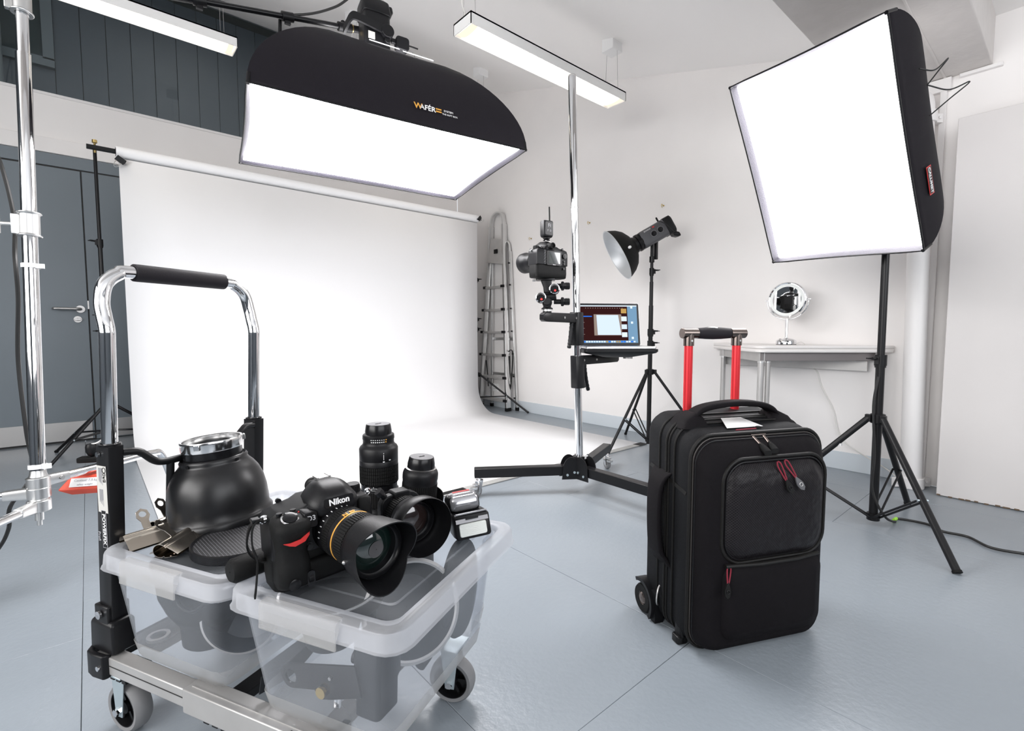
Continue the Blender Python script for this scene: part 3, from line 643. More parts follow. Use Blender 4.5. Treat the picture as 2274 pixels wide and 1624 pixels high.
for k in (.45, .74): build(MB().cyl(boom0 + bd * (k - .02), boom0 + bd * (k + .02), .017, n=20).box(boom0 + bd * k + V((0, 0, -.018)), (.02, .012, .02)), 'lock_sleeve', blk_plas, bmn, W=True)
mb = MB(); mb.cyl(boom1 - bd * .02, boom1 + bd * .035, .017, n=20).cyl(boom1 + bd * .03, boom1 + bd * .085, .013, n=20).sphere(boom1 + V((.0, 0, .016)), .010, 10, 6)
build(mb, 'end_swivel', blk_plas, bmn, W=True)
build(MB().cyl(boom1 + bd * .035, boom1 + bd * .040, .0145, n=20), 'brass_ring', brass, bmn, W=True)
mb = MB(); mb.cyl(V((-.100, 2.045, 1.80)), V((-.100, 2.058, 1.845)), .020, n=20); mb.lathe([(.012, -.05), (.024, -.048), (.026, 0), (.024, .048), (.012, .05)], axisframe(boom0, bd), 28, True); mb.box(V((-.10, 2.03, 1.815)), (.075, .05, .03)); build(mb, 'pivot_clamp', blk_plas, bmn, W=True, bev=.003)
build(MB().cyl((.607, 2.05, 1.985), (.606, 2.10, 1.60), .0065, n=12), 'drop_rod', blk_sat, bmn, W=True)
hp = MH @ V((.0, -.01, -.175))
mb = MB(); P = [boom0 + V((.0, .0, .03)), boom0 + bd * .25 + V((0, .0, -.018)), boom0 + bd * .42 + V((0, 0, .022)), boom0 + bd * .62 + V((0, 0, -.005)), boom0 + bd * .80 + V((0, 0, .020)), boom1 + V((-.03, .0, .065)), hp + V((-.07, .02, .030)), hp + V((-.02, .01, .035)), hp]
tag(build(mb.tube(smoothpath(P, 8), .0048, 8), 'power_cable', cable_blk), 'black power cable looping along the boom to the overhead flash head', 'cable')
P = [(-.21, 2.20, 1.40), (-.178, 2.181, 1.318), (-.155, 2.162, 1.156), (-.150, 2.05, 1.02), (-.150, 2.06, .90), (-.162, 2.10, .713), (-.155, 2.10, .499), (-.150, 2.12, .36), (-.202, 2.12, .266), (-.212, 2.15, .19), (-.245, 2.19, .115), (-.32, 2.25, .02), (-.48, 2.35, .006)]
tag(build(MB().tube(smoothpath(P, 8), .0055, 8), 'mains_cable', cable_blk), 'black cable hanging behind the chrome boom stand and curling to the floor', 'cable')

# red counterweight resting on the leg of the boom stand
cw = thing('counterweight', 'orange-red boom counterweight with black clamp knob and caution sticker by the trolley post', 'counterweight', frame((.005, 2.080, .364), (.90, -.42, 0), (0, 0, 1)))
dx = V((.8, .6, 0))
mb = MB(); mb.loft([[(a, b, -.075) for a, b in ((-.045, -.055), (.030, -.055), (.030, .035), (-.045, .035))], [(a, b, -.055) for a, b in ((-.075, -.070), (.045, -.070), (.045, .045), (-.075, .045))], [(a, b, -.018) for a, b in ((-.050, -.045), (.030, -.045), (.030, .035), (-.050, .035))]])
build(mb, 'weight_block', red_plas, cw, bev=.003)
build(MB().box((-.008, -.001, .024), (.080, .034, .018)), 'clamp_plate', blk_rub, cw, bev=.004)
build(MB().lathe([(.004, .03), (.006, .034), (.011, .038), (.017, .05), (.017, .066), (.014, .074), (.001, .075)], Mx.Translation((-.010, -.003, 0)), 20), 'clamp_knob', blk_plas, cw)
build(MB().tube(smoothpath([(-.010, -.003, .072), (.010, -.006, .078), (.034, -.010, .096)], 4), .004, 8), 'lever', steel, cw)
MC = frame((-.005, -.0600, -.036), (1, 0, 0), (0, -.83, .55))
build(MB().box((0, 0, .0012), (.080, .028, .001), MC), 'caution_sticker', card_white, cw)
text('Caution! 7.5 kg', .0100, MC @ Mx.Translation((.0, .006, .002)), grey_ink, cw); text('safety weight', .008, MC @ Mx.Translation((0, -.007, .002)), grey_ink, cw)

# ================================================================== STAND OF THE RIGHT SOFTBOX
s3, A3 = light_stand('light_stand', 'black tripod stand carrying the right softbox, beside the suitcase', (2.443, .526), .447, .035, [(2.146, .227), (2.26, .93), (2.857, .487)],
    [(.02, .69, .0160), (.66, 1.42, .0135)], [.686], leg_r=.0125, kd=(-.8, .3, 0), lean=(-.002, .002))
build(MB().box((2.388, .647, .327), (.016, .024, .010)), 'paper_tag', card_white, s3, W=True)
h3 = thing('studio_flash', 'black flash head behind the right softbox on the tripod stand', 'studio flash', frame(MR_ @ V((0, 0, .30)), (-.2858, -.9565, -.0593), (-.8477, .2812, -.4498)))
flash_head(h3, 1., blk_plas, L_=.18)
build(MB().cyl((2.443, .526, 1.50), MR_ @ V((0, 0, .33)), .012, n=14), 'tilt_bracket', blk, h3, W=True)
mb = MB(); P = [A3(.62) + V((-.02, .0, 0)), A3(.5) + V((-.03, .01, 0)), A3(.3) + V((-.026, 0, 0)), A3(.15) + V((-.028, 0, 0)), A3(.05) + V((-.01, -.04, 0)), (2.53, .47, .006), (2.578, .475, .006), (2.600, .40, .006), (2.590, .359, .006), (2.550, .317, .006), (2.555, .246, .006), (2.490, .176, .006), (2.51, .092, .006), (2.55, .0, .006), (2.6, -.2, .006)]
cb = build(mb.tube(smoothpath(P, 8), .0050, 8), 'mains_cable', cable_blk); tag(cb, 'black cable running down the right stand and across the floor to the right edge', 'cable')
build(MB().cyl((2.545, .476, .007), (2.576, .474, .007), .0065, n=12), 'marker_tape', green_tape, cb)

# ================================================================== REFLECTOR LAMP
PB = (2.906, 1.918)
s4, A4 = light_stand('light_stand', 'slim black tripod stand of the dish reflector lamp, between laptop and suitcase', PB, .53, .06, [(2.500, 1.955), (3.155, 2.29), (3.13, 1.58)],
    [(.03, .98, .0150), (.95, 1.14, .0125), (1.10, 1.30, .010)], [.72, .80, 1.21], leg_r=.0095, kd=(.757, -.654, 0))
d = (V((-.659, .569, -.50))).normalized(); ce = V((2.880, 1.935, 1.435))
MHd = frame(ce + d * .055, d.cross(V((0, 0, 1))), d)
h4 = thing('studio_flash', 'dark grey studio flash head with two dials tilted down on the slim stand', 'studio flash', MHd)
flash_head(h4, .95, mono_grey, L_=.195)
fs = 1 if (MHd.to_3x3() @ V((1, 0, 0))).dot(V((-.654, -.757, 0))) > 0 else -1
xs_ = fs * .0535
def dial(y, z):
    mb = MB(); mb.lathe([(.0165, 0), (.0165, .004), (.013, .010), (.001, .0105)], frame((xs_, y, z), (0, 0, 1), (fs, 0, 0)), 20); b = build(mb, 'dial', blk_sat, h4)
    for k in range(14):
        a = 2 * pi * k / 14; build(MB().box((xs_ + fs * .0006, y + .021 * cos(a), z + .021 * sin(a)), (.0008, .0018, .0018)), 'dial_mark', white_ink, b)
yu = 1 if (MHd.to_3x3() @ V((0, 1, 0))).z > 0 else -1
dial(yu * .002, -.085); dial(yu * .004, -.135)
build(MB().box((xs_ + fs * .001, yu * .042, -.100), (.003, .009, .014)), 'power_switch', red_mark, h4)
text('BOWENS', .012, frame((xs_ + fs * .001, yu * .042, -.055), (0, 0, fs * yu * 1.0) if fs * yu < 0 else (0, 0, -1), (fs, 0, 0)), white_ink, h4)
mb = MB(); mb.ribbon([(-xs_ * 0 + .0, yu * -.03, -.075), (.0, yu * -.09, -.10), (0, yu * -.13, -.13)], (1, 0, 0), .02, .006)
build(MB().cyl(A4(1.29), A4(1.40) + V((.0, 0, .0)), .011, n=14).box(A4(1.36) + V((.02, -.017, 0)), (.02, .02, .14)).cyl(A4(1.27), A4(1.31), .017, n=16), 'tilt_bracket', blk, h4, W=True, bev=.002)
build(MB().tube(smoothpath([(xs_, yu * .06, -.15), (xs_ * 1.05, yu * .02, -.18), (xs_ * 1.05, yu * -.04, -.20), (xs_, yu * -.055, -.215), (xs_ * 1.05, yu * -.01, -.222), (xs_ * 1.02, yu * .058, -.222)], 5), .002, 6), 'wrapped_cord', cable_blk, h4)
build(MB().cyl((0, yu * .058, -.165), (0, yu * .078, -.165), .006, n=12).sphere((0, yu * .082, -.165), (.009, .009, .006), 10, 6), 'umbrella_knob', blk_sat, h4)
rd = thing('dish_reflector', 'wide black dish reflector with pale lining on the tilted flash head', 'reflector', frame(MHd @ V((0, 0, .045)), d.cross(V((0, 0, 1))), d))
P = [(.055, 0), (.058, .012), (.085, .022), (.125, .048), (.152, .080), (.170, .115), (.177, .136)]
build(MB().lathe(P, n=56), 'outer_shell', blk_matte, rd, sharp=60)
build(MB().lathe([(r - .003, z + .0015) for r, z in P] + [(.177, .136), (.182, .139)], n=56), 'inner_lining', silver_in, rd, sharp=60)
build(MB().cyl((0, 0, .03), (0, 0, .075), .022, n=20), 'flash_tube', white_plas, rd)
build(MB().sphere((fs * .166, yu * .0, .085), (.008, .010, .012), 10, 6), 'umbrella_hole_cap', white_plas, rd)

# ================================================================== COLUMN STAND
CB = V((1.832, 1.600, 0)); CT = V((1.790, 1.637, 2.02)); HUB = V((1.826, 1.604, 0))
def CC(z): return CB.lerp(CT, z / 2.02)
cs = thing('column_stand', 'tall chrome camera column on a black three-legged rolling base', 'stand', HUB)
build(MB().cyl(CC(.14), CC(2.005), .0190, n=36), 'column', chrome, cs, W=True)
build(MB().cyl(CC(1.395), CC(1.40), .0194, n=36), 'column_joint', steel, cs, W=True)
build(MB().cyl(CC(2.0), CC(2.015), .0185, n=36), 'end_plug', alu_matt, cs, W=True, bev=.004)
mb = MB(); mb.lathe([(.021, 0), (.025, 0), (.025, .02), (.021, .02)], Mx.Translation(CC(.165)), 28); mb.box(CC(.175) + V((.022, -.02, .004)), (.03, .012, .016)); build(mb, 'column_collar', white_plas, cs, W=True)
mb = MB()
arc = [(.062 * cos(a) * 1.1, .065 * sin(a)) for a in [radians(x) for x in range(0, 181, 12)]]
poly = [(.075, -.045)] + [(.068, -.01)] + arc + [(-.068, -.01), (-.075, -.045)]
legdirs = [(146, .50), (22.8, .50), (268, .50)]
for a, _ in legdirs:
    dd = V((cos(radians(a)), sin(radians(a)), 0)); s = dd.cross(V((0, 0, 1)))
    for q in (-1, 1):
        mb.prism([(x * .62 + .045, y) for x, y in poly], -.002, .002, frame(HUB + V((0, 0, .122)) + s * q * .030, dd, s if frame(HUB, dd, s).col[1].z > 0 else -s))
mb.cyl(HUB + V((0, 0, .085)), HUB + V((0, 0, .185)), .030, n=28)
hubp = build(mb, 'hub_bracket', blk, cs, W=True)
for a, L_ in legdirs:
    dd = V((cos(radians(a)), sin(radians(a)), 0)); s = dd.cross(V((0, 0, 1)))
    for k in (.03, .065):
        for q in (-1, 1):
            c = HUB + dd * k + V((0, 0, .10 if k > .05 else .112)) + s * q * .034; build(MB().cyl(c, c + s * q * .004, .006, n=12), 'bolt', zinc, hubp, W=True)
    mb = MB(); mb.box((.045 + (L_ + .02 - .045) / 2, 0, 0), (L_ + .02 - .045, .046, .046), frame(HUB + V((0, 0, .118)), dd, (0, 0, 1))); build(mb, 'leg', blk, cs, W=True, bev=.003)
    W_ = HUB + dd * (L_ - .005); ax = V((.9, -.35, 0)) if a < 100 else V((.3, -.95, 0)); ax.normalize(); tr2 = ax.cross(V((0, 0, 1)))
    wc = W_ + V((0, 0, .0295)) + tr2 * .018
    mb = MB(); mb.lathe([(.016, -.009), (.026, -.0095), (.0295, -.006), (.0295, .006), (.026, .0095), (.016, .009)], frame(wc, tr2, ax), 28)
    ca = build(mb, 'caster', grey_rub, cs, W=True)
    build(MB().lathe([(.0, -.0095), (.0165, -.009), (.0165, .009), (0, .0095)], frame(wc, tr2, ax), 20), 'wheel_hub', steel, ca, W=True)
    mb = MB()
    for q in (-1, 1): mb.loft([[wc + ax * q * .0135 + tr2 * x + V((0, 0, z)) for x, z in ((-.009, -.008), (.009, -.008), (-.002, .050), (-.032, .050))], [wc + ax * q * .0115 + tr2 * x + V((0, 0, z)) for x, z in ((-.009, -.008), (.009, -.008), (-.002, .050), (-.032, .050))]])
    mb.cyl(W_ + V((0, 0, .076)), W_ + V((0, 0, .083)), .019, n=20).cyl(W_ + V((0, 0, .08)), W_ + V((0, 0, .096)), .008, n=12)
    build(mb, 'caster_fork', chrome, ca, W=True)
    build(MB().box(wc + tr2 * .028 + V((0, 0, .022)), (.026, .026, .012)).box(wc + tr2 * .018 + V((0, 0, .036)), (.02, .02, .010)), 'brake_pedal', alu, ca, W=True, bev=.001)

def slide_arm(name, label, zt, zb, dirv, L_, armz, flip):
    t = thing(name, label, 'bracket', CC((zt + zb) / 2)); dirv = V(dirv).normalized(); s = dirv.cross(V((0, 0, 1)))
    mb = MB(); c = CC(zb + .002); mb.loft([[CC(z) + dirv * a * k + s * b * k for a, b in rrect(.056, .052, .010, 3)] for z, k in ((zb, .95), (zb + .004, 1), (zt - .004, 1), (zt, .95))])
    mb.loft([[CC(z) + dirv * (a + o_ * flip) + s * b for a, b in rrect(l, .030, .006, 2)] for z, l, o_ in ((zb, .05, -.022), (zb + .020, .05, -.022), (zb + .045, .02, -.012))])
    build(mb, 'sleeve', blk, t, W=True, bev=.0015)
    mb = MB(); a0 = CC(armz); mb.loft([[a0 + dirv * x + s * a + V((0, 0, b)) for a, b in rrect(w_, h_, .004, 2)] for x, w_, h_ in ((.0, .034, .046), (L_ * .75, .034, .042), (L_ - .015, .034, .040), (L_, .026, .026))])
    mb.cyl(a0 + dirv * (L_ - .04) + V((0, 0, .018)), a0 + dirv * (L_ - .04) + V((0, 0, .028)), .020, n=24)
    build(mb, 'arm', blk, t, W=True, bev=.0015)
    for x in (.03, .13): 
        for q in (-1, 1): build(MB().cyl(a0 + dirv * x + s * q * .017, a0 + dirv * x + s * q * .020, .0055, n=12), 'bolt', steel, t, W=True)
    build(MB().cyl(a0 + dirv * (L_ - .04) + V((0, 0, .026)), a0 + dirv * (L_ - .04) + V((0, 0, .034)), .023, n=28), 'mounting_disc', alu, t, W=True)
    g0 = a0 + dirv * .055 + V((0, 0, -.02)); P = [g0 + dirv * (k * .0 + o_) + V((0, 0, -z)) for k, o_, z in ((0, .0, 0), (1, .004, .03), (2, .012, .07), (3, .022, .105), (4, .032, .135))]
    if flip > 0: P = [g0 + dirv * o_ + V((0, 0, -z)) for o_, z in ((-.012, 0), (-.008, .03), (-.002, .07), (.004, .100), (.010, .125))]
    build(MB().tube(smoothpath(P, 5), [.008 + .0025 * abs(sin(i * 1.1)) for i in range(21)], 12), 'lever_handle', blk_plas, t, W=True)
    return a0 + dirv * (L_ - .04) + V((0, 0, .034))
PA = slide_arm('camera_bracket', 'upper black support bracket holding the camera on the chrome column', .897, .735, (-1, -.16, 0), .285, .868, 1)
PLp = slide_arm('laptop_bracket', 'lower black support bracket under the laptop shelf on the chrome column', .685, .525, (1, .03, 0), .33, .662, -1)

# shelf + laptop
bc = V((2.056, 1.568, 0)); fd = V((-.654 + .757 * .08, -.757 - .654 * .08, 0)).normalized()
sh = thing('laptop_shelf', 'black laptop shelf with tapered underside on the lower column arm', 'shelf', frame((bc.x, bc.y, .700), V((0, 0, 1)).cross(fd) * 1, (0, 0, 1)))
# local: x to the viewer's right, -y towards the viewer
mb = MB(); mb.loft([[(x, y, z) for x, y in rrect(w_, h_, .02, 4)] for w_, h_, z in ((.13, .12, -.026), (.16, .15, -.024), (.36, .24, -.004), (.375, .255, .004), (.375, .255, .016))])
build(mb, 'shelf_plate', blk, sh, sharp=25)
build(MB().cyl((.07, .0, -.036), (.07, .0, -.022), .024, n=24), 'mounting_screw', steel, sh)
lp = thing('laptop', 'open slim laptop showing photo editing software on the column shelf', 'laptop', frame((bc.x, bc.y, .7165), V((0, 0, 1)).cross(fd), (0, 0, 1)))
WL, DL = .355, .245
mb = MB(); mb.loft([[(x, y, z) for x, y in rrect(WL * k, DL * k, .012, 4)] for z, k in ((0, .97), (.003, 1), (.011, 1), (.0125, .995))]); build(mb, 'base', alu, lp)
build(MB().bb((-.14, -.01, .0124), (.14, .10, .0132)), 'keyboard', blk_plas, lp); build(MB().bb((-.05, -.105, .0124), (.05, -.03, .0130)), 'trackpad', alu_matt, lp)
MS = frame((0, .118, .012), (1, 0, 0), (0, -cos(radians(12)), sin(radians(12))))   # x right, y up the screen, z out of it
mb = MB(); mb.loft([[(x, y + .116, z) for x, y in rrect(WL, .236, .010, 4)] for z in (-.006, 0)], MS); build(mb, 'lid', alu, lp)
mb = MB(); mb.loft([[(x, y + .116, z) for x, y in rrect(WL - .002, .234, .009, 4)] for z in (.0, .0008)], MS); build(mb, 'bezel', blk_sat, lp)
def scr(x0, x1, y0, y1, m, nm, l=1, par=None): return build(MB().bb((x0, y0, .0008 + l * .0003), (x1, y1, .0009 + l * .0003), MS), nm, m, par or lp)
S = scr(-.165, .165, .014, .222, scr_dark, 'screen', 1)
scr(.112, .165, .014, .216, scr_blue, 'desktop_strip', 2, S); scr(-.165, .165, .216, .222, scr_white, 'menu_bar', 2, S); scr(-.165, .165, .014, .027, scr_blue, 'dock_bar', 2, S)
scr(-.075, .078, .055, .172, scr_grey, 'picture', 2, S)
mb = MB(); mb.add([(-.056, .058, .0017), (.074, .058, .0017), (.060, .168, .0017), (-.060, .168, .0017)], [(0, 1, 2, 3)], MS); build(mb, 'picture_paper', scr_img, S)
for k, (y0, m_) in enumerate(((.178, scr_gold), (.134, scr_white), (.090, scr_img), (.046, scr_white))): scr(.077, .107, y0, y0 + .026, m_, 'thumbnail', 2, S)
scr(-.164, -.085, .158, .163, scr_hi, 'selected_row', 2, S)
for k in range(9): scr(-.163, -.163 + .012 + .012 * ((k * 7) % 3), .148 - k * .011, .150 - k * .011, scr_grey, 'menu_line', 2, S)
random.seed(4)
for k in range(22):
    c = random.choice([scr_white, scr_img, scr_hi, scr_white, scr_gold]); scr(-.150 + k * .0138, -.150 + k * .0138 + .010, .0165, .0245, c, 'dock_icon', 3, S)
for k in range(3): scr(.130, .142, .035 + (k != 0) * (.0 + k * .085), .047 + (k != 0) * (.0 + k * .085), scr_white, 'desktop_icon', 3, S)
for k in range(16): scr(-.12 + k * .0135, -.116 + k * .0135, .205, .2085, scr_grey, 'tool_icon', 2, S)

# ================================================================== STEPLADDER
ld = thing('stepladder', 'folded aluminium stepladder leaning against the wall beside the paper backdrop', 'ladder', (3.2, 3.97, 0))
def LR(z): k = z / 1.9; return V((3.19 + .075 * k, 3.752 + .150 * k, z))
def LL(z): k = z / 1.9; return V((3.19 + .075 * k, 4.205 - .095 * k, z))
def rail(fn, z0, z1, w_, d_, nm, m=alu):
    mb = MB(); mb.loft([[fn(z) + V((a, b, 0)) for a, b in rrect(d_, w_, .004, 2)] for z in (z0, z1)]); return build(mb, nm, m, ld, W=True)
rail(LR, .02, 1.90, .030, .058, 'stile'); rail(LL, .02, 1.90, .030, .058, 'stile')
a, b = LR(1.9), LL(1.9); mb = MB(); P = smoothpath([LR(1.85), a, a.lerp(b, .12) + V((.004, 0, .10)), a.lerp(b, .5) + V((.006, 0, .135)), a.lerp(b, .88) + V((.004, 0, .10)), b, LL(1.85)], 6); mb.ribbon(P, (1, 0, 0), .045, .014); build(mb, 'top_bow', alu, ld, W=True)
for z in (.115, .345, .575, .81, 1.04, 1.275):
    a, b = LR(z), LL(z); mb = MB(); mb.loft([[p + V((x - .005, 0, zz)) for x, zz in ((-.045, 0), (.030, 0), (.030, -.022), (-.045, -.022))] for p in (a, b)])
    st = build(mb, 'step', alu_matt, ld, W=True, bev=.002)
    for p in (a, b): build(MB().box(p + V((-.040, 0, -.008)), (.022, .040, .026)), 'end_cap', blk_plas, st, W=True)
a, b = LR(1.49), LL(1.50)
mb = MB(); mb.loft([[a + V((-.035, .0, 0)), b + V((-.035, 0, .03)), b + V((-.030, 0, .03)), a + V((-.030, 0, 0))], [LR(1.745) + V((-.020, .0, 0)), LL(1.78) + V((-.020, -.03, 0)), LL(1.78) + V((-.014, -.03, 0)), LR(1.745) + V((-.014, 0, 0))]])
pf = build(mb, 'platform', alu_matt, ld, W=True, bev=.002)
c = a.lerp(LL(1.77), .5) + V((-.034, -.01, 0)); build(MB().box(c, (.012, .05, .042)), 'platform_catch', blk_plas, pf, W=True)
rail(lambda z: V((3.281, 3.715 + .11 * z / 1.7, z)), .03, 1.62, .022, .026, 'rear_stile'); rail(lambda z: V((3.281, 4.13 - .03 * z / 1.7, z)), .03, 1.62, .022, .026, 'rear_stile')
mb = MB(); mb.tube(smoothpath([(3.281, 3.825, 1.6), (3.281, 3.835, 1.68), (3.281, 3.87, 1.725), (3.281, 3.95, 1.73)], 5), .011, 10); build(mb, 'rear_bow', alu, ld, W=True)
for z in (.72, .35): build(MB().bb((3.276, 3.75, z), (3.286, 4.12, z + .025)), 'rear_crossbar', alu, ld, W=True)
for p, dx_ in ((LR(.0), 0), (LL(.0), 0), (V((3.281, 3.715, 0)), 1), (V((3.281, 4.13, 0)), 1)): build(MB().box(p + V((0, 0, .018)), (.062 if not dx_ else .03, .034, .034)), 'rubber_foot', blk_rub, ld, W=True, bev=.003)
build(MB().ribbon(smoothpath([(3.23, 3.790, .60), (3.225, 3.745, .625), (3.222, 3.718, .58), (3.222, 3.725, .42), (3.224, 3.752, .25), (3.224, 3.766, .23), (3.228, 3.770, .40), (3.23, 3.775, .56)], 6), (0, 1, 0), .016, .002), 'webbing_strap', blk_matte, ld, W=True)
build(MB().ribbon(smoothpath([(3.23, 4.16, .50), (3.235, 4.145, .36), (3.24, 4.14, .22)], 5), (0, 1, 0), .014, .002), 'webbing_strap', blk_matte, ld, W=True)
for z in (1.49, 1.27, 1.03, .80, .57, .34, .12): build(MB().box((3.262, 3.728 + .11 * z / 1.7, z + .01), (.012, .014, .014)), 'hinge_stud', blk_plas, ld, W=True)

# ================================================================== TABLE + MIRROR
tb = thing('folding_table', 'white triangular folded table with grey steel legs in the corner by the pipe', 'table', (3.05, 1.15, 0))
TA, TB_, TC = V((2.72, 1.13, 0)), V((3.285, .64, 0)), V((3.285, 1.68, 0))
def tri(ins, z, rA=.06):
    cen = (TA + TB_ + TC) / 3; out = []
    for P0, Pp, Pn, r in ((TA, TC, TB_, rA), (TB_, TA, TC, .012), (TC, TB_, TA, .03)):
        e1 = (Pp - P0).normalized(); e2 = (Pn - P0).normalized(); b_ = (e1 + e2).normalized(); P1 = P0 + b_ * ins * 1.3; h_ = e1.angle(e2) / 2; d_ = r / math.tan(h_)
        for k in range(7):
            t_ = k / 6; q0 = P1 + e1 * d_; q2 = P1 + e2 * d_; out.append(V((*((1 - t_) ** 2 * q0 + 2 * t_ * (1 - t_) * P1 + t_ * t_ * q2).xy, z)))
    return out
build(MB().loft([tri(.003, .7105), tri(0, .713), tri(0, .724), tri(.003, .7275)]), 'upper_top_leaf', table_white, tb, W=True, sharp=50)
build(MB().loft([tri(.003, .690), tri(0, .6925), tri(0, .7065), tri(.003, .7095)]), 'lower_top_leaf', table_white, tb, W=True, sharp=50)
def apron(a, b, z0, z1, ins, m, nm):
    d_ = (b - a).normalized(); s = d_.cross(V((0, 0, 1))); 
    c_ = (a + b) / 2; s = s if (V((3.1, 1.15, 0)) - c_).dot(s) > 0 else -s; a = a + s * ins; b = b + s * ins
    mb = MB(); mb.loft([[p + V((0, 0, z)) + s * q for z, q in ((z0, 0), (z1, 0), (z1, .02), (z0, .02))] for p in (a, b)]); build(mb, nm, m, tb, W=True)
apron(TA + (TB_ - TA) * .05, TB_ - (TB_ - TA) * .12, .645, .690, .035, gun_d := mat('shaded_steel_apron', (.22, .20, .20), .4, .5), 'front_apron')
apron(TA + (TC - TA) * .05, TC - (TC - TA) * .10, .640, .690, .035, alu_matt, 'side_apron')
apron(V((3.262, .76, 0)), V((3.262, 1.56, 0)), .585, .640, -.0, alu_matt, 'rear_rail')
for (x, y, r, mt) in ((2.793, 1.140, .0165, steel), (2.835, 1.120, .013, steel), (3.215, 1.555, .0155, steel), (3.215, .695, .0155, steel)):
    lg = build(MB().cyl((x, y, .01), (x, y, .690), r, n=20), 'leg', alu_matt, tb, W=True); build(MB().cyl((x, y, .0), (x, y, .02), r + .003, n=20), 'foot_cap', blk_plas, lg, W=True); build(MB().cyl((x, y, .632), (x, y, .642), r + .002, n=20), 'leg_collar', alu, lg, W=True)
P = [(3.275, 1.06, .60), (3.283, 1.018, .565), (3.288, .99, .474), (3.288, .927, .347), (3.288, .894, .218), (3.284, .851, .159), (3.280, .751, .100), (3.26, .66, .06), (3.22, .60, .03), (3.19, .585, .012)]
tag(build(MB().tube(smoothpath(P, 8), .0035, 8), 'mirror_lead', cable_wht), 'thin white cable trailing down the wall from under the table', 'cable')
mi = thing('vanity_mirror', 'round chrome vanity mirror on a domed base standing on the white table', 'mirror', frame((3.08, 1.12, .7275), (0, -1, 0), (0, 0, 1)))
# local: x = -world y, y = world x  (mirror faces -y local = -x world)
mb = MB(); mb.lathe([(.052, 0), (.0525, .002)], n=48, cap=True); build(mb, 'base_pad', blk_rub, mi)
mb = MB(); mb.lathe([(.0515, .002), (.0535, .003), (.0535, .021), (.050, .027), (.038, .032), (.018, .036), (.009, .039), (.0075, .045), (.0075, .150), (.001, .151)], n=48); bs_ = build(mb, 'base', chrome, mi)
build(MB().sphere((-.020, -.028, .031), (.010, .007, .003), 14, 6), 'switch', blk_sat, bs_)
zc_ = .258; mb = MB(); mb.tube([(.112 * cos(a), 0, zc_ + .112 * sin(a)) for a in [radians(q) for q in range(180, 361, 8)]], .0035, 10); build(mb, 'yoke', chrome, mi)
for s in (-1, 1): build(MB().cyl((s * .099, 0, zc_), (s * .122, 0, zc_), .0055, n=14), 'pivot_knob', chrome, mi)
MM = frame((0, 0, zc_), (1, 0, 0), (0.02, -1, .02))
build(MB().lathe([(.0955, -.016), (.102, -.014), (.103, -.006), (.103, .006), (.102, .014), (.0975, .018), (.092, .016)], MM, 56), 'frame_ring', chrome, mi)
build(MB().lathe([(.092, .0155), (.076, .0150)], MM, 56).lathe([(.092, -.0155), (.076, -.0150)], MM, 56), 'light_ring', led_white, mi)
build(MB().lathe([(.076, .0152), (.0005, .0152)], MM, 56), 'mirror_glass', mirror_m, mi); build(MB().lathe([(.076, -.0152), (.0005, -.0152)], MM, 56), 'back_mirror_glass', mirror_m, mi)
build(MB().tube(smoothpath([(.053, .01, .008), (.075, .01, .016), (.09, .015, .008), (.085, .03, .0015)], 5), .0014, 6), 'power_lead', cable_wht, mi)
# ================================================================== SUITCASE
MSu = frame((1.086, .576, 0), (.906, -.42, 0), (0, 0, 1))     # local x along the front, y into depth, z up
zip_m = mat('dark_zip_teeth', (.05, .045, .042), .4, .4)
su = thing('suitcase', 'black wheeled camera suitcase with red telescopic handle standing on the floor', 'suitcase', MSu)
CX, SW, SH = .199, .398, .560
def sec(y, w_, z0, z1, r, n=7): return [(CX + x, y, (z0 + z1) / 2 + z) for x, z in rrect(w_, z1 - z0, r, n)]
mb = MB(); mb.loft([sec(.030, SW - .012, .012, .535, .055), sec(.036, SW + .0, .005, .545, .058), sec(.075, SW, .003, .556, .056), sec(.085, SW - .004, .004, .556, .056), sec(.092, SW - .004, .004, .557, .056), sec(.10, SW, .003, .562, .056), sec(.215, SW, .006, .580, .055), sec(.235, SW - .02, .016, .572, .05)])
body = build(mb, 'main_body', case_side, su, sharp=60)
mb = MB(); mb.loft([sec(-.004, SW - .065, .030, .470, .040), sec(.000, SW - .040, .014, .492, .048), sec(.012, SW - .022, .008, .522, .055), sec(.031, SW - .010, .006, .540, .055)])
build(mb, 'front_panel', case_black, su, sharp=60)
PX, PW = CX + .022, .300
def psec(y, w_, z0, z1, r): return [(PX + x, y, (z0 + z1) / 2 + z) for x, z in rrect(w_, z1 - z0, r, 7)]
mb = MB(); mb.loft([psec(.002, PW, .236, .482, .055), psec(-.008, PW - .004, .240, .478, .055), psec(-.022, PW - .05, .262, .452, .045), psec(-.026, PW - .12, .29, .42, .03)]); build(mb, 'upper_pocket', rip, su, sharp=70)
mb = MB(); mb.loft([psec(.002, PW + .004, .030, .232, .040), psec(-.010, PW - .004, .038, .228, .035), psec(-.018, PW - .05, .06, .21, .03)]); build(mb, 'lower_pocket', case_black, su, sharp=70)
def ztube(pts, r, nm, m, par=su, n=8): return build(MB().tube(pts, r, n), nm, m, par)
ring = lambda y, w_, z0, z1, r, cx_=CX: [(cx_ + x, y, (z0 + z1) / 2 + z) for x, z in rrect(w_, z1 - z0, r, 8)]
def closed(L, r, nm, m): return build(MB().tube(L, r, 8, closed=True), nm, m, su)
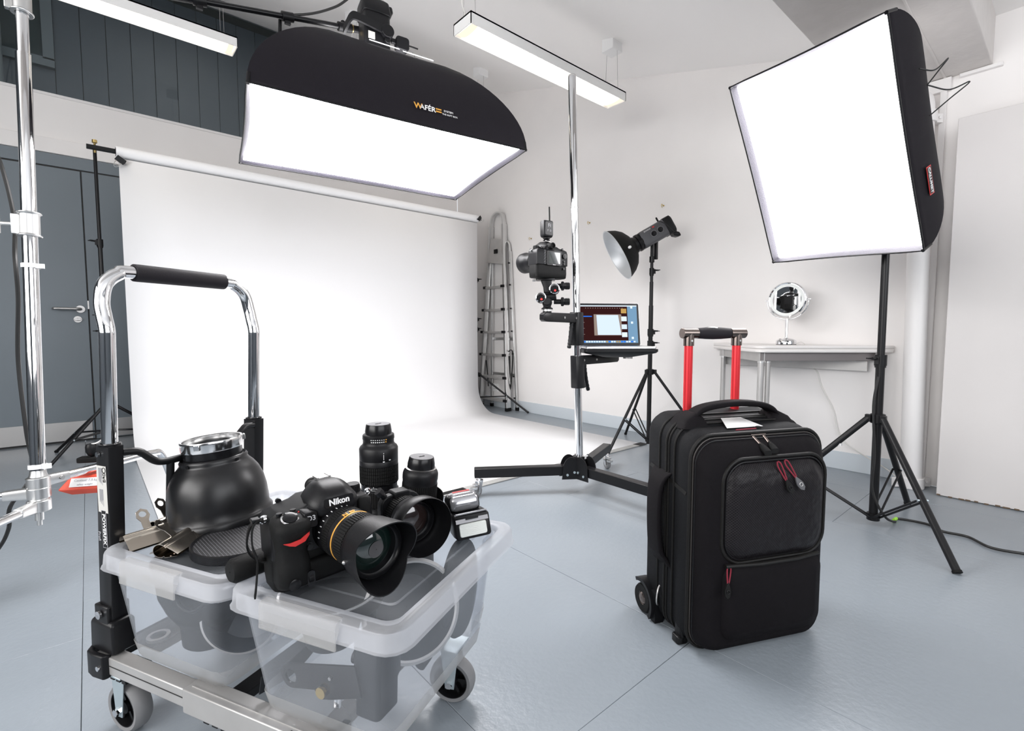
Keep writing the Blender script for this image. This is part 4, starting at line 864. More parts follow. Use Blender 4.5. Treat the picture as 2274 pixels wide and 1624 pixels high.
# pocket piping: arch over the upper pocket, straight zip under it
R_ = ring(-.004, PW + .012, .232, .492, .058, PX); closed(R_, .0045, 'pocket_piping', case_dark); closed(ring(-.006, PW - .006, .240, .484, .052, PX), .0022, 'pocket_zip', blk_plas)
closed(ring(.033, SW + .002, .004, .547, .059), .0045, 'edge_piping', case_dark)
closed(ring(.024, SW - .014, .010, .534, .056), .0020, 'main_zip', blk_plas)
closed(ring(.029, SW - .008, .008, .540, .057), .0020, 'main_zip', zip_m)
for y, w_, z1 in ((.098, SW + .002, .563), (.122, SW + .002, .567), (.132, SW + .003, .569), (.165, SW + .002, .574)): closed(ring(y, w_, .004, z1, .057), .0028 if y != .132 else .0036, 'gusset_piping', case_dark)
ztube([(PX - .148, -.012, .232), (PX - .05, -.020, .230), (PX + .06, -.020, .230), (PX + .135, -.012, .232)], .005, 'pocket_binding', case_dark)
for (a, b) in (((.018, .021, .500), (.075, -.002, .455)), ((.372, .021, .500), (.350, -.002, .470))): ztube([a, b], .0018, 'corner_seam', case_dark)
# top carry handle
P = smoothpath([(.055, .125, .565), (.075, .122, .590), (.115, .118, .604), (.19, .116, .610), (.27, .118, .604), (.315, .122, .588), (.335, .125, .562)], 5)
mb = MB(); n_ = len(P); mb.loft([[p + V((0, a * (1.2 - .3 * sin(pi * i / (n_ - 1))), b)) for a, b in rrect(.042, .016, .007, 3)] for i, p in enumerate(P)]); build(mb, 'top_handle', case_black, su, sharp=60)
mb = MB(); mb.loft([[(x, y + .13, z) for x, y in rrect(w_, h_, .012, 3, (c, 0))] for c, w_, h_, z in ((.06, .085, .085, .552), (.062, .055, .065, .576), (.07, .02, .05, .590))]); build(mb, 'handle_root', case_black, su, sharp=60)
mb = MB(); mb.loft([[(x, y + .13, z) for x, y in rrect(w_, h_, .012, 3, (c, 0))] for c, w_, h_, z in ((.335, .085, .085, .548), (.335, .055, .065, .570), (.325, .02, .05, .584))]); build(mb, 'handle_root', case_black, su, sharp=60)
# name card window
mb = MB(); mb.add([(.125, .060, .5555), (.235, .058, .5555), (.205, .105, .572), (.145, .108, .572)], [(0, 1, 2, 3)]); build(mb, 'name_card', card_white, su, solid=.001)
def pull(p0, p1, nm='zip_pull', tab=blk_rub, w_=.018):
    p0, p1 = V(p0), V(p1); d_ = (p1 - p0).normalized(); s = d_.cross(V((0, 1, 0))).normalized()
    z = build(MB().tube(smoothpath([p0 + s * .001, p0 + s * .006 + d_ * .01, p0 + s * .003 + d_ * (p1 - p0).length * .8, p1 - d_ * .004], 4), .0018, 7).tube(smoothpath([p0 - s * .001, p0 - s * .005 + d_ * .012, p0 - s * .002 + d_ * (p1 - p0).length * .8, p1 - d_ * .004], 4), .0018, 7), nm, red_cord, su, label='dark red cord zip pull')
    M_ = frame(p1, s, V((0, -1, 0)))
    L = [(x * w_ / 2, -d) for x, d in ((0, -.010), (.55, 0), (1, .012), (.8, .024), (0, .030), (-.8, .024), (-1, .012), (-.55, 0))]
    M_ = Mx((s, d_ * -1, V((0, -1, 0)))).transposed().to_4x4(); M_.translation = p1
    t_ = build(MB().prism([(x, y) for x, y in L], -.0025, .0025, M_), 'pull_tab', tab, z, bev=.001)
    build(MB().lathe([(.0042, .0025), (.0055, .0036), (.0042, .0045), (.0030, .0036)], M_ @ Mx.Translation((0, -.013, 0)), 16), 'tab_emblem', steel if tab != blk_rub else blk_sat, z)
pull((PX - .008, -.016, .482), (PX + .010, -.030, .432)); pull((PX + .014, -.016, .484), (PX + .040, -.030, .437), tab=mono_grey)
pull((PX - .138, -.012, .234), (PX - .150, -.024, .190))
M_ = frame((0, 0, 0), (1, 0, 0), (0, 0, 1))
mb = MB()
for a, b in (((PX - .045, .028, .538), (PX - .028, -.002, .505)), ((PX - .012, .028, .538), (PX - .004, .0, .508))):
    a, b = V(a), V(b); build(MB().cyl(a, a.lerp(b, .6), .0042, n=10), 'zip_slider', gun, su); build(MB().loft([[a.lerp(b, .55 + .55 * k) + V((x, 0, z)) for x, z in rrect(w_, .012, .004, 2)] for k, w_ in ((0, .010), (.5, .020), (1, .022))]), 'slider_tab', blk_rub, su)
build(MB().cyl((PX - .05, .030, .541), (PX - .005, .030, .541), .003, n=10), 'zip_slider', gun, su)
build(MB().tube([(.14, .045, .553), (.20, .044, .554)], .0018, 6), 'card_cord', red_cord, su); build(MB().sphere((.208, .046, .556), (.010, .006, .004), 12, 6), 'pull_tab', blk_rub, su)
# side handle (left side of the case)
P = smoothpath([(.006, .150, .435), (-.010, .150, .420), (-.022, .150, .385), (-.024, .150, .300), (-.018, .150, .225), (-.006, .148, .200), (.006, .146, .180)], 6)
mb = MB(); n_ = len(P); mb.loft([[p + V((b, a * (1.25 - .45 * sin(pi * i / (n_ - 1))), 0)) for a, b in rrect(.070, .014, .006, 3)] for i, p in enumerate(P)]); build(mb, 'side_handle', case_black, su, sharp=60)
mb = MB(); mb.loft([[(.006, y, z) for y, z in ((.045, .405), (.205, .440), (.215, .430), (.050, .395))], [(-.001, y, z) for y, z in ((.045, .405), (.205, .440), (.215, .430), (.050, .395))]]); build(mb, 'handle_binding', case_dark, su)
# wheels, fender, skid, ring
for s, xw_ in ((0, -.002), (1, .400)):
    o_ = -1 if s == 0 else 1
    wc = V((xw_, .222, .041))
    mb = MB(); mb.lathe([(.018, -.011), (.037, -.012), (.0405, -.006), (.0405, .006), (.037, .012), (.018, .011)], frame(wc, (0, 0, 1), (1, 0, 0)), 32); wh = build(mb, 'wheel', blk_rub, su)
    build(MB().lathe([(.001, .013), (.010, .013), (.014, .011), (.018, .008), (.021, .011)], frame(wc, (0, 0, 1), (o_, 0, 0)), 24), 'wheel_hub', gun, wh)
    mb = MB(); mb.loft([[wc + V((x, .058 * cos(a), .058 * sin(a))) for x in (-.016, .016)] + [wc + V((x, .048 * cos(a), .048 * sin(a))) for x in (.016, -.016)] for a in [radians(q) for q in range(60, 221, 10)]]); mb.box(wc + V((-o_ * .006, -.052, .0)), (.026, .020, .09)); build(mb, 'wheel_fender', blk_plas, su)
    sk_ = MB(); sk_.loft([[(xw_ - o_ * .012 + x, y, z) for x, y in rrect(.014, .030, .005, 2, (0, .075))] for z in (.0, .115)]); sk_.loft([[(xw_ - o_ * .012 + x, y, z) for x, y in rrect(.030, .030, .005, 2, (0, .075))] for z in (.0, .02)]); build(sk_, 'corner_skid', blk_plas, su, bev=.003)
build(MB().tube(smoothpath([(.002, .155, .110), (-.008, .150, .100), (-.012, .148, .078), (-.008, .152, .060), (.0, .158, .056)], 4), .0028, 8), 'ring', steel, su)
# telescopic handle
for x in (.110, .270):
    build(MB().cyl((x, .205, .50), (x, .205, .772), .0118, n=28), 'handle_tube', red_tube, su, label='red anodised telescopic tube')
    build(MB().cyl((x, .205, .762), (x, .205, .795), .0145, n=28), 'tube_socket', gun, su); build(MB().cyl((x, .205 - .013, .776), (x, .205 - .0155, .776), .003, n=10), 'screw', steel, su)
for a, b in ((.088, .136), (.246, .296)): build(MB().cyl((a, .205, .797), (b, .205, .797), .0145, n=28), 'handle_end', gun, su, bev=.001)
build(MB().lathe([(.0145, 0), (.0165, .03), (.0172, .054), (.0165, .08), (.0145, .108)], frame((.136, .205, .797), (0, 0, 1), (1, 0, 0)), 28, True), 'handle_grip', foam, su)
build(MB().sphere((.184, .205, .812), (.022, .010, .004), 14, 6), 'release_button', steel, su)

# ================================================================== PLATFORM TROLLEY
MTr = frame((.01, 1.22, 0), (.895, .446, 0), (0, 0, 1))     # local x = a (across), local y = -b
# a to the far right, b towards the camera: local y = -b
TP = lambda a, b, z: V((a, -b, z))
tr = thing('platform_trolley', 'aluminium platform trolley with chrome push handle carrying two plastic crates', 'trolley', MTr)
LN = 0.022 / .41
def lean(z): return max(0, z - .17) * LN
for a0, nm in ((0, 'l'), (.322, 'r')):
    L = []
    for z in (.185, .58): L.append([TP(a0 + .014 + x, -.02 + y * -1 + lean(z), z) for x, y in rrect(.028, .040, .003, 2)])
    po = build(MB().loft(L), 'post', blk, tr)
    z = .565; build(MB().cyl(TP(a0 - .001, -.028 + lean(z), z), TP(a0 - .0045, -.028 + lean(z), z), .0050, n=14), 'screw', chrome, po)
    build(MB().lathe([(.0145, 0), (.0185, .0), (.0185, .004), (.0145, .005)], Mx.Translation(TP(a0 + .014, -.02 + lean(.58), .58)), 24), 'tube_gland', blk_sat, po)
    mb = MB(); mb.loft([[TP(a0 + .014 + x, -.02 - y, z) for x, y in rrect(w_, h_, .004, 2)] for z, w_, h_ in ((.168, .044, .075), (.225, .044, .070), (.232, .034, .06))])
    mb.loft([[TP(a0 + .014 + q, -.02 + x + o_, z) for q in (-.020, .020) for x in ((-.022, .022) if q < 0 else (.022, -.022))] for z, o_ in ((.22, 0), (.262, 0))])
    hb = build(mb, 'hinge_bracket', blk, tr, bev=.003)
    build(MB().cyl(TP(a0 - .008, -.02, .245), TP(a0 - .012, -.02, .245), .008, n=18), 'pivot_bolt', chrome, hb)
# stickers on the left post's outer face (normal = -a)
def on_post(bc, z, dz=0): return frame(TP(-.0008, bc + lean(z), z), (0, 0, -1) if False else TP(0, 1, 0) * 1, TP(-1, 0, 0))
MPs = frame(TP(-.0010, -.018 + lean(.497), .497), TP(0, 1, LN * 0), TP(-1, 0, 0))
sg = 1 if MPs.col[1].z > 0 else -1
post_l = [c for c in tr.children if c.name.startswith('post')][0]
st = build(MB().box((-.001, 0, 0), (.030, .092, .0006), MPs), 'instruction_sticker', label_grey, tr)
MV = MPs @ Mx.Rotation(radians(-90) * sg, 4, 'Z')
random.seed(2)
for k in range(7):
    for q in range(2): 
        l = random.uniform(.020, .034); x0 = -.038 + q * .042
        build(MB().box((x0 + l / 2 - .004, -.002 - k * .0018 + .004, .0006), (l, .0007, .0004), MV), 'print_line', grey_ink, st)
build(MB().lathe([(.0045, 0), (.0055, 0), (.0055, .0006), (.0045, .0006)], MV @ Mx.Translation((-.038, .008, .0004)), 18), 'print_symbol', blk_sat, st)
text('OaG', .010, MV @ Mx.Translation((-.024, .008, .0008)), blk_sat, tr)
text('POWERFIX', .0125, frame(TP(-.0016, -.014 + lean(.42), .418), (0, 0, -1), TP(-1, 0, 0)), white_ink, tr, bold=.0003)
b_ = build(MB().box((0, 0, 0), (.075, .0145, .0005), frame(TP(-.0012, -.014 + lean(.42), .418), (0, 0, -1), TP(-1, 0, 0))), 'name_plate', grey_ink, tr)
build(MB().box((0, 0, 0), (.073, .0125, .0007), frame(TP(-.0013, -.014 + lean(.42), .418), (0, 0, -1), TP(-1, 0, 0))), 'name_field', blk, tr)
text('Profi', .010, frame(TP(-.0016, -.030 + lean(.41), .402), (0, 0, -1), TP(-1, 0, 0)), grey_ink, tr)
# push handle
def HB(a, b, z): return TP(a, b + lean(z), z)
al, ar = .014, .336
P = [HB(al, -.02, .57), HB(al, -.02, .77), HB(al, -.021, .805), HB(al, -.029, .830), HB(al + .001, -.037, .858), HB(al + .010, -.042, .893), HB(al + .034, -.045, .914), HB(al + .062, -.046, .920)]
Q = [HB(ar - .062, -.046, .920), HB(ar - .034, -.045, .914), HB(ar - .010, -.042, .893), HB(ar - .001, -.037, .858), HB(ar, -.029, .830), HB(ar, -.021, .805), HB(ar, -.02, .77), HB(ar, -.02, .57)]
build(MB().tube(smoothpath(P + Q, 6), .0130, 24), 'push_handle', chrome, tr, label='chrome U-shaped push handle')
a, b = P[-1], Q[0]; dd = (b - a).normalized(); build(MB().lathe([(.0135, 0), (.0175, .001), (.0178, .006), (.0178, (b - a).length - .006), (.0175, (b - a).length - .001), (.0135, (b - a).length)], axisframe(a, dd), 32), 'foam_grip', foam, tr)
# folding stay between the posts
P = [HB(.028, -.006, .565), HB(.055, .000, .560), HB(.080, .004, .537), HB(.100, .006, .530), HB(.14, .006, .530), HB(.23, .004, .533), HB(.262, .002, .540), HB(.285, .0, .560), HB(.300, -.004, .568), HB(.322, -.006, .568)]
build(MB().tube(smoothpath(P, 6), .0075, 14), 'release_bar', blk, tr); build(MB().cyl(HB(.112, .006, .53), TP(.112, -.005, .20), .0075, n=14), 'release_rod', blk, tr)
# platform frame: outer rail in two nested sections, cross members, corner caps
def rail_(a0, a1, b0, b1, z0, z1, nm='side_rail', m=alu_matt, bev=.002):
    mb = MB(); mb.bb(TP(a0, b0, z0), TP(a1, b1, z1)); return build(mb, nm, m, tr, bev=bev)
for a0, s in ((-.012, 1), (.330, -1)):
    rail_(a0, a0 + .028, -.035, .30, .131, .166); build(MB().bb(TP(a0 - .0005 * s, -.03, .149), TP(a0 + .001 * s, .30, .151)), 'rail_groove', tile_line, tr)
    rail_(a0 - .004, a0 + .034, .23, .535, .126, .170, nm='outer_rail_sleeve'); build(MB().bb(TP(a0 + .008, .24, .1695), TP(a0 + .0095, .53, .1712)), 'rail_groove', alu_matt, tr)
for b0 in (-.045, .295, .50): rail_(.016, .332, b0, b0 + .035, .140, .158, 'cross_member', blk)
rail_(.05, .15, .005, .06, .150, .168, 'locking_plate', blk); build(MB().lathe([(.014, 0), (.021, 0), (.021, .006), (.014, .006)], Mx.Translation(TP(.065, .035, .168)), 24), 'locking_eye', steel, tr)
for a0, b0 in ((-.002, -.055), (.344, -.055), (-.002, .545), (.344, .545)):
    sa = 1 if a0 < .1 else -1; sb_ = 1 if b0 < .1 else -1
    mb = MB(); outer = [TP(a0 + sa * x, b0 + sb_ * y, 0) for x, y in ((.045, -.012), (.0, -.008), (-.018, .008), (-.022, .030), (-.020, .060), (-.012, .064))]
    inner = [TP(a0 + sa * x, b0 + sb_ * y, 0) for x, y in ((.045, .002), (.006, .004), (-.008, .014), (-.011, .032), (-.009, .060), (-.004, .064))]
    for z0, z1, k in ((.125, .172, 0),): mb.loft([[o_ + V((0, 0, z0)), o_ + V((0, 0, z1)), i_ + V((0, 0, z1)), i_ + V((0, 0, z0))] for o_, i_ in zip(outer, inner)])
    cc = build(mb, 'corner_bumper', blk_plas, tr, bev=.004); q = TP(a0 - sa * .0205, b0 + sb_ * .050, .148); build(MB().cyl(q, q - TP(sa, 0, 0) * .003, .005, n=12), 'screw', chrome, cc)
for k in range(3):
    build(MB().box(TP(.004, .275 + k * .022, .119), (.020, .013, .014)), 'spring_stud', blk_plas, tr); build(MB().box(TP(.004, .005 + k * .018, .124), (.020, .012, .014)), 'spring_stud', blk_plas, tr)
def wheel(a, b, spin=0.):
    wc = TP(a, b, .050); ax = V((cos(spin), sin(spin), 0)); fw = ax.cross(V((0, 0, 1)))
    F_ = frame(wc, fw, ax)
    mb = MB(); mb.lathe([(.036, -.015), (.044, -.0165), (.049, -.010), (.050, 0), (.049, .010), (.044, .0165), (.036, .015)], F_, 44); w_ = build(mb, 'wheel', grey_rub, tr)
    build(MB().lathe([(.0372, -.0155), (.0355, -.0155), (.034, -.008), (.034, .008), (.0355, .0155), (.0372, .0155)], F_, 40).cyl(wc - ax * .012, wc + ax * .012, .012), 'wheel_rim', blk_plas, w_)
    mb = MB()
    for k in range(6): c, s = cos(k * pi / 3), sin(k * pi / 3); mb.loft([[F_ @ V((r * c - q * s, r * s + q * c, h)) for q, h in ((-.003, -.006), (.003, -.006), (.003, .006), (-.003, .006))] for r in (.008, .036)])
    mb.lathe([(.008, .002), (.036, .002)], F_, 24); build(mb, 'wheel_spokes', blk_sat, w_)
    mb = MB()
    for q in (-1, 1):
        L = [[wc + ax * (q * o_) + fw * x + V((0, 0, z)) for x, z in ((-.010, -.012), (.010, -.012), (.020, .076), (-.020, .076))] for o_ in (.0190, .0215)]; mb.loft(L)
    mb.box(wc + V((0, 0, .077)), (.06, .05, .004)); fk = build(mb, 'wheel_fork', zinc, tr, bev=.001)
    for q in (-1, 1): build(MB().cyl(wc + ax * q * .021, wc + ax * q * .029, .0075, n=6), 'axle_nut', chrome, fk)
wheel(.020, .012); wheel(.330, .012); wheel(.020, .50); wheel(.338, .575, radians(10))

# ================================================================== CRATES
def crate(name, label, b0, group):
    t = thing(name, label, 'crate', MTr @ Mx.Translation(TP(0, 0, .1705)), group)
    def lp(a0, a1, bb0, bb1, z, r, n=4):
        w_, h_ = a1 - a0, bb1 - bb0; return [(x, -y, z) for x, y in rrect(w_, h_, r, n, ((a0 + a1) / 2, (bb0 + bb1) / 2))][::-1]
    # plan: main body narrows to an inset end (both long sides step in near the far end)
    def body_loop(z, o_):
        k = z / .20; a0, a1 = .006 - .022 * k - o_, .385 + .016 * k + o_; c0, c1 = b0 + .042 - .020 * k - o_, b0 + .298 + .020 * k + o_; s = .032
        pts = []
        for (x, y, r, qs) in ((a0, c0, .025, 180), (a0, c1, .025, 90)): pass
        P_ = [(a0, c1 - .028), (a0 + .004, c1 - .010), (a0 + .012, c1 - .003), (a0 + .028, c1), (a0 + .10, c1), (a1 - .085, c1), (a1 - .075, c1 - .003), (a1 - .072, c1 - .012), (a1 - .070, c1 - .022), (a1 - .06, c1 - .025), (a1 - .015, c1 - .025), (a1 - .003, c1 - .032), (a1, c1 - .045),
              (a1, c0 + .045), (a1 - .003, c0 + .032), (a1 - .015, c0 + .025), (a1 - .06, c0 + .025), (a1 - .070, c0 + .022), (a1 - .072, c0 + .012), (a1 - .075, c0 + .003), (a1 - .085, c0), (a0 + .10, c0), (a0 + .028, c0), (a0 + .012, c0 + .003), (a0 + .004, c0 + .010), (a0, c0 + .028)]
        return [(x, -y, z) for x, y in P_]
    mb = MB(); mb.loft([body_loop(.012, -.002), body_loop(.200, 0), body_loop(.2005, -.0016), body_loop(.012, -.0035)], cap0=False, cap1=False); build(mb, 'crate_body', plas_wall, t, sharp=50)
    mb = MB(); mb.loft([body_loop(.0, -.012), body_loop(.001, -.006), body_loop(.005, -.0025), body_loop(.035, 0)], cap0=True, cap1=False); build(mb, 'crate_base', plas_floor, t, sharp=50)
    L0, L1, c0, c1 = -.027, .405, b0, b0 + .342
    mb = MB()
    mb.loft([lp(L0 - .002, L1 + .002, c0 - .002, c1 + .002, .184, .038), lp(L0 - .004, L1 + .004, c0 - .004, c1 + .004, .186, .04), lp(L0 - .001, L1 + .001, c0 - .001, c1 + .001, .190, .038), lp(L0 + .001, L1 - .001, c0 + .001, c1 - .001, .212, .037), lp(L0 + .005, L1 - .005, c0 + .005, c1 - .005, .2175, .034), lp(L0 + .026, L1 - .026, c0 + .024, c1 - .024, .2175, .022), lp(L0 + .030, L1 - .030, c0 + .028, c1 - .028, .214, .020), lp(L0 + .031, L1 - .031, c0 + .029, c1 - .029, .2065, .019)], cap0=False, cap1=False)
    mb.loft([lp(L0 + .004, L1 - .004, c0 + .004, c1 - .004, .184, .034), lp(L0 + .005, L1 - .005, c0 + .005, c1 - .005, .212, .034)], cap0=False, cap1=False)
    build(mb, 'lid_rim', plas_rim, t, sharp=60)
    mb = MB(); mb.loft([lp(L0 + .031, L1 - .031, c0 + .029, c1 - .029, .2065, .019), lp(L0 + .05, L1 - .05, c0 + .05, c1 - .05, .2062, .012)], cap0=False); mb.loft([lp(L0 + .075, L1 - .075, c0 + .06, c1 - .06, .2078, .012), lp(L0 + .080, L1 - .080, c0 + .065, c1 - .065, .2082, .012)], cap0=False, cap1=False)
    build(mb, 'lid_panel', clear_lid, t, sharp=50)
    for a_, s in ((L0, -1), (L1, 1)):
        mb = MB(); m_ = (c0 + c1) / 2; y0, y1 = m_ - .080, m_ + .070
        X = [(a_ - s * .010, .2180), (a_ + s * .004, .2165), (a_ + s * .007, .212), (a_ + s * .008, .186), (a_ + s * .009, .176), (a_ + s * .0055, .176), (a_ + s * .005, .190)]
        mb.loft([[TP(x, y0, z) for x, z in X], [TP(x, y1, z) for x, z in X]], closed=True)
        build(mb, 'lid_latch', plas_floor, t, sharp=40, bev=.001)
    return t
clear_lid = clear_plastic('clear_lid_panel', .07, (.62, .65, .69), .22)
cA = crate('plastic_crate', 'clear lidded crate on the trolley beside the posts, under the black bell reflector', .010, 'clear crates on the trolley')
cB = crate('plastic_crate', 'clear lidded crate at the near end of the trolley, under the cameras and lenses', .358, 'clear crates on the trolley')

# contents of the two crates (each piece a thing of its own)
ghost = mat('dark_grey_kit', (.010, .012, .015), .5, spec=.3)
ghost2 = mat('blue_grey_kit', (.022, .028, .035), .5, spec=.3)
def inside(name, label, cat, a, b, z, zaxis=(0, 0, 1), xaxis=(1, 0, 0)):
    q = MTr.to_3x3(); return thing(name, label, cat, frame(MTr @ TP(a, b, z), q @ V((xaxis[0], -xaxis[1], xaxis[2])), q @ V((zaxis[0], -zaxis[1], zaxis[2]))))
t = inside('bowl_reflector', 'dark bowl-shaped reflector standing neck down inside the left crate', 'reflector', .098, .150, .178)
build(MB().lathe([(.001, .002), (.046, .0), (.050, .004), (.052, .040), (.056, .052), (.060, .056), (.074, .080), (.086, .112), (.090, .150), (.091, .168), (.096, .172), (.096, .178), (.090, .178)], n=48), 'bowl_shell', ghost, t)
t = inside('drum_reflector', 'dark round drum reflector lying on its side in the left crate', 'reflector', .115, .235, .250, (-.85, .5, 0), (0, 0, 1))
build(MB().lathe([(.001, -.05), (.060, -.055), (.066, -.05), (.066, .030), (.070, .034), (.070, .040), (.064, .040), (.062, .0), (.001, -.04)], n=44), 'drum_shell', ghost2, t); build(MB().lathe([(.066, .028), (.0705, .030), (.0705, .040), (.066, .041)], n=44), 'pale_rim', alu_matt, t)
MTc = lambda a, b, z: MTr @ TP(a, b, z)
tag(build(MB().tube(smoothpath([MTc(.02, .075, .33), MTc(.018, .12, .325), MTc(.02, .17, .350), MTc(.020, .20, .352), MTc(.012, .185, .325), MTc(.012, .19, .300), MTc(.012, .225, .296), MTc(.016, .26, .318), MTc(.02, .29, .325)], 8), .0035, 8), 'coiled_cable', ghost), 'dark cable loop against the front wall of the left crate', 'cable')
t = inside('tripod_bracket', 'black angled bracket arm in the back corner of the left crate', 'bracket', .16, .08, .190, (.6, 0, .8))
build(MB().cyl((0, 0, 0), (0, 0, .13), .011, n=14), 'bracket_arm', ghost, t); build(MB().lathe([(.013, .0), (.020, .004), (.020, .022), (.013, .026)], n=20), 'bracket_joint', ghost, t)
t = inside('soft_case', 'black padded block filling the far end of the left crate', 'case', .29, .18, .178); build(MB().loft([[(x, y, z) for x, y in rrect(.13 * k, .19 * k, .03, 5)] for z, k in ((0, .95), (.008, 1), (.15, 1), (.165, .93))]), 'padded_body', ghost2, t); build(MB().tube([(x, y, .08) for x, y in rrect(.133, .193, .03, 5)], .003, 6, closed=True), 'case_zip', gun, t)
t = inside('cone_reflector', 'black cone reflector with flat rim hanging below the lid of the near crate', 'reflector', .088, .478, .262)
build(MB().lathe([(.001, .0), (.040, .0), (.044, .004), (.046, .020), (.050, .030), (.062, .058), (.070, .066), (.088, .068), (.090, .074), (.088, .090), (.078, .092)], n=48), 'cone_shell', ghost, t); build(MB().lathe([(.082, .0925), (.086, .0935), (.086, .0905)], n=48), 'bright_rim', alu_matt, t)
t = inside('bracket_plate', 'flat black bracket bar with round hole end in the near crate', 'bracket', .034, .520, .240, (1, 0, 0), (0, 1, .24))
poly = [(-.085 + .020 * cos(a), .020 * sin(a)) for a in [radians(q) for q in range(90, 271, 15)]] + [(-.06, -.021), (.06, -.020), (.06, .030), (-.005, .036), (-.030, .036), (-.036, .021)]
hole = [(-.085 + .0125 * cos(a), .0125 * sin(a)) for a in [radians(q) for q in range(0, 360, 20)]]
def holed(poly, hc, hr, z0, z1, m, nm, par):
    me = bpy.data.meshes.new(nm); bm = bmesh.new(); ov = [bm.verts.new((x, y, z0)) for x, y in poly]; hv = [bm.verts.new((hc[0] + hr * cos(2 * pi * k / 20), hc[1] + hr * sin(2 * pi * k / 20), z0)) for k in range(20)]
    es = [bm.edges.new((L[i], L[(i + 1) % len(L)])) for L in (ov, hv) for i in range(len(L))]
    bmesh.ops.triangle_fill(bm, edges=es, use_beauty=True); r = bmesh.ops.extrude_face_region(bm, geom=bm.faces[:]); bmesh.ops.translate(bm, verts=[e for e in r['geom'] if isinstance(e, bmesh.types.BMVert)], vec=(0, 0, z1 - z0)); bmesh.ops.recalc_face_normals(bm, faces=bm.faces)
    bm.to_mesh(me); bm.free(); me.materials.append(m); o = bpy.data.objects.new(nm, me); COL.objects.link(o); o.parent = par; ROOT[o.name] = ROOT[par.name]; return o
holed(poly, (-.085, 0), .0125, -.0015, .0025, blk_sat, 'bar_plate', t)
build(MB().cyl((-.018, .022, -.005), (-.018, .022, .0), .008, n=6).cyl((-.018, .022, -.008), (-.018, .022, -.005), .0095, n=18), 'brass_knob', brass, t); build(MB().cyl((.004, .0, -.004), (.004, .0, .0), .003, n=10), 'rivet', steel, t)
t = inside('light_spigot', 'bright metal spigot standing on the floor of the near crate', 'spigot', .05, .520, .180, (.05, .1, 1)); build(MB().lathe([(.001, 0), (.0075, 0), (.0075, .003), (.0068, .006), (.0068, .020), (.0055, .022), (.0055, .028), (.0068, .030), (.0068, .048), (.006, .05), (.001, .05)], n=20), 'spigot_body', chrome, t)
t = inside('clamp_block', 'dark upright clamp block at the front corner of the near crate', 'clamp', .065, .590, .182, (.05, 0, 1)); build(MB().loft([[(x, y, z) for x, y in rrect(.055 * k, .048 * k, .008, 3)] for z, k in ((0, .8), (.006, 1), (.05, 1), (.06, 1.12), (.13, 1.12), (.135, 1))]), 'clamp_body', ghost, t); build(MB().cyl((.0, .024, .08), (.0, .045, .08), .012, n=18), 'clamp_knob', blk_plas, t)
t = inside('dish_reflector', 'large grey dish reflector with pale curved edge strip in the near crate', 'reflector', .175, .585, .292, (-.55, .62, .30), (0, 0, 1))
build(MB().lathe([(.04, -.055), (.062, -.050), (.075, -.03), (.083, -.006), (.085, .0), (.082, .0), (.072, -.028), (.058, -.044), (.001, -.046)], n=48), 'dish_shell', ghost2, t); build(MB().lathe([(.0845, -.004), (.090, .0), (.0845, .003), (.081, .001), (.0845, -.004)], n=48), 'pale_edge_strip', alu_matt, t)
t = inside('round_diffuser', 'tall blue-grey disc leaning against the right wall of the near crate', 'reflector', .305, .615, .280, (.15, 1, .05), (0, 0, 1))
build(MB().lathe([(.001, -.012), (.078, -.014), (.092, -.008), (.095, 0), (.092, .006), (.070, .012), (.045, .014), (.001, .012)], n=52), 'disc_shell', ghost2, t)
t = inside('hook_clamp', 'black hooked clamp on the floor at the right of the near crate', 'clamp', .25, .60, .195, (0, 1, 0), (1, 0, 0)); P = smoothpath([(-.05, .0, 0), (-.02, .008, 0), (.015, .004, 0), (.035, .016, 0), (.040, .040, 0), (.025, .055, 0)], 5); build(MB().tube(P, .007, 10), 'hook_jaw', ghost, t); build(MB().cyl((-.05, 0, 0), (-.075, -.004, 0), .011, n=14), 'hook_grip', ghost, t)
t = inside('curved_strap', 'broad black strap curling across the middle of the near crate', 'strap', .12, .40, .19); build(MB().ribbon(smoothpath([(-.10, .02, .005), (-.05, .0, .012), (.0, -.01, .035), (.05, .0, .06), (.10, .015, .065)], 5), (.2, 0, 1), .028, .003), 'strap_band', ghost, t)
t = inside('padded_case', 'black padded block at the back of the near crate', 'case', .30, .47, .178); build(MB().loft([[(x, y, z) for x, y in rrect(.12 * k, .12 * k, .03, 5)] for z, k in ((0, .95), (.008, 1), (.14, 1), (.155, .93))]), 'padded_body', ghost, t); build(MB().tube([(x, y, .08) for x, y in rrect(.123, .123, .03, 5)], .003, 6, closed=True), 'case_zip', gun, t)
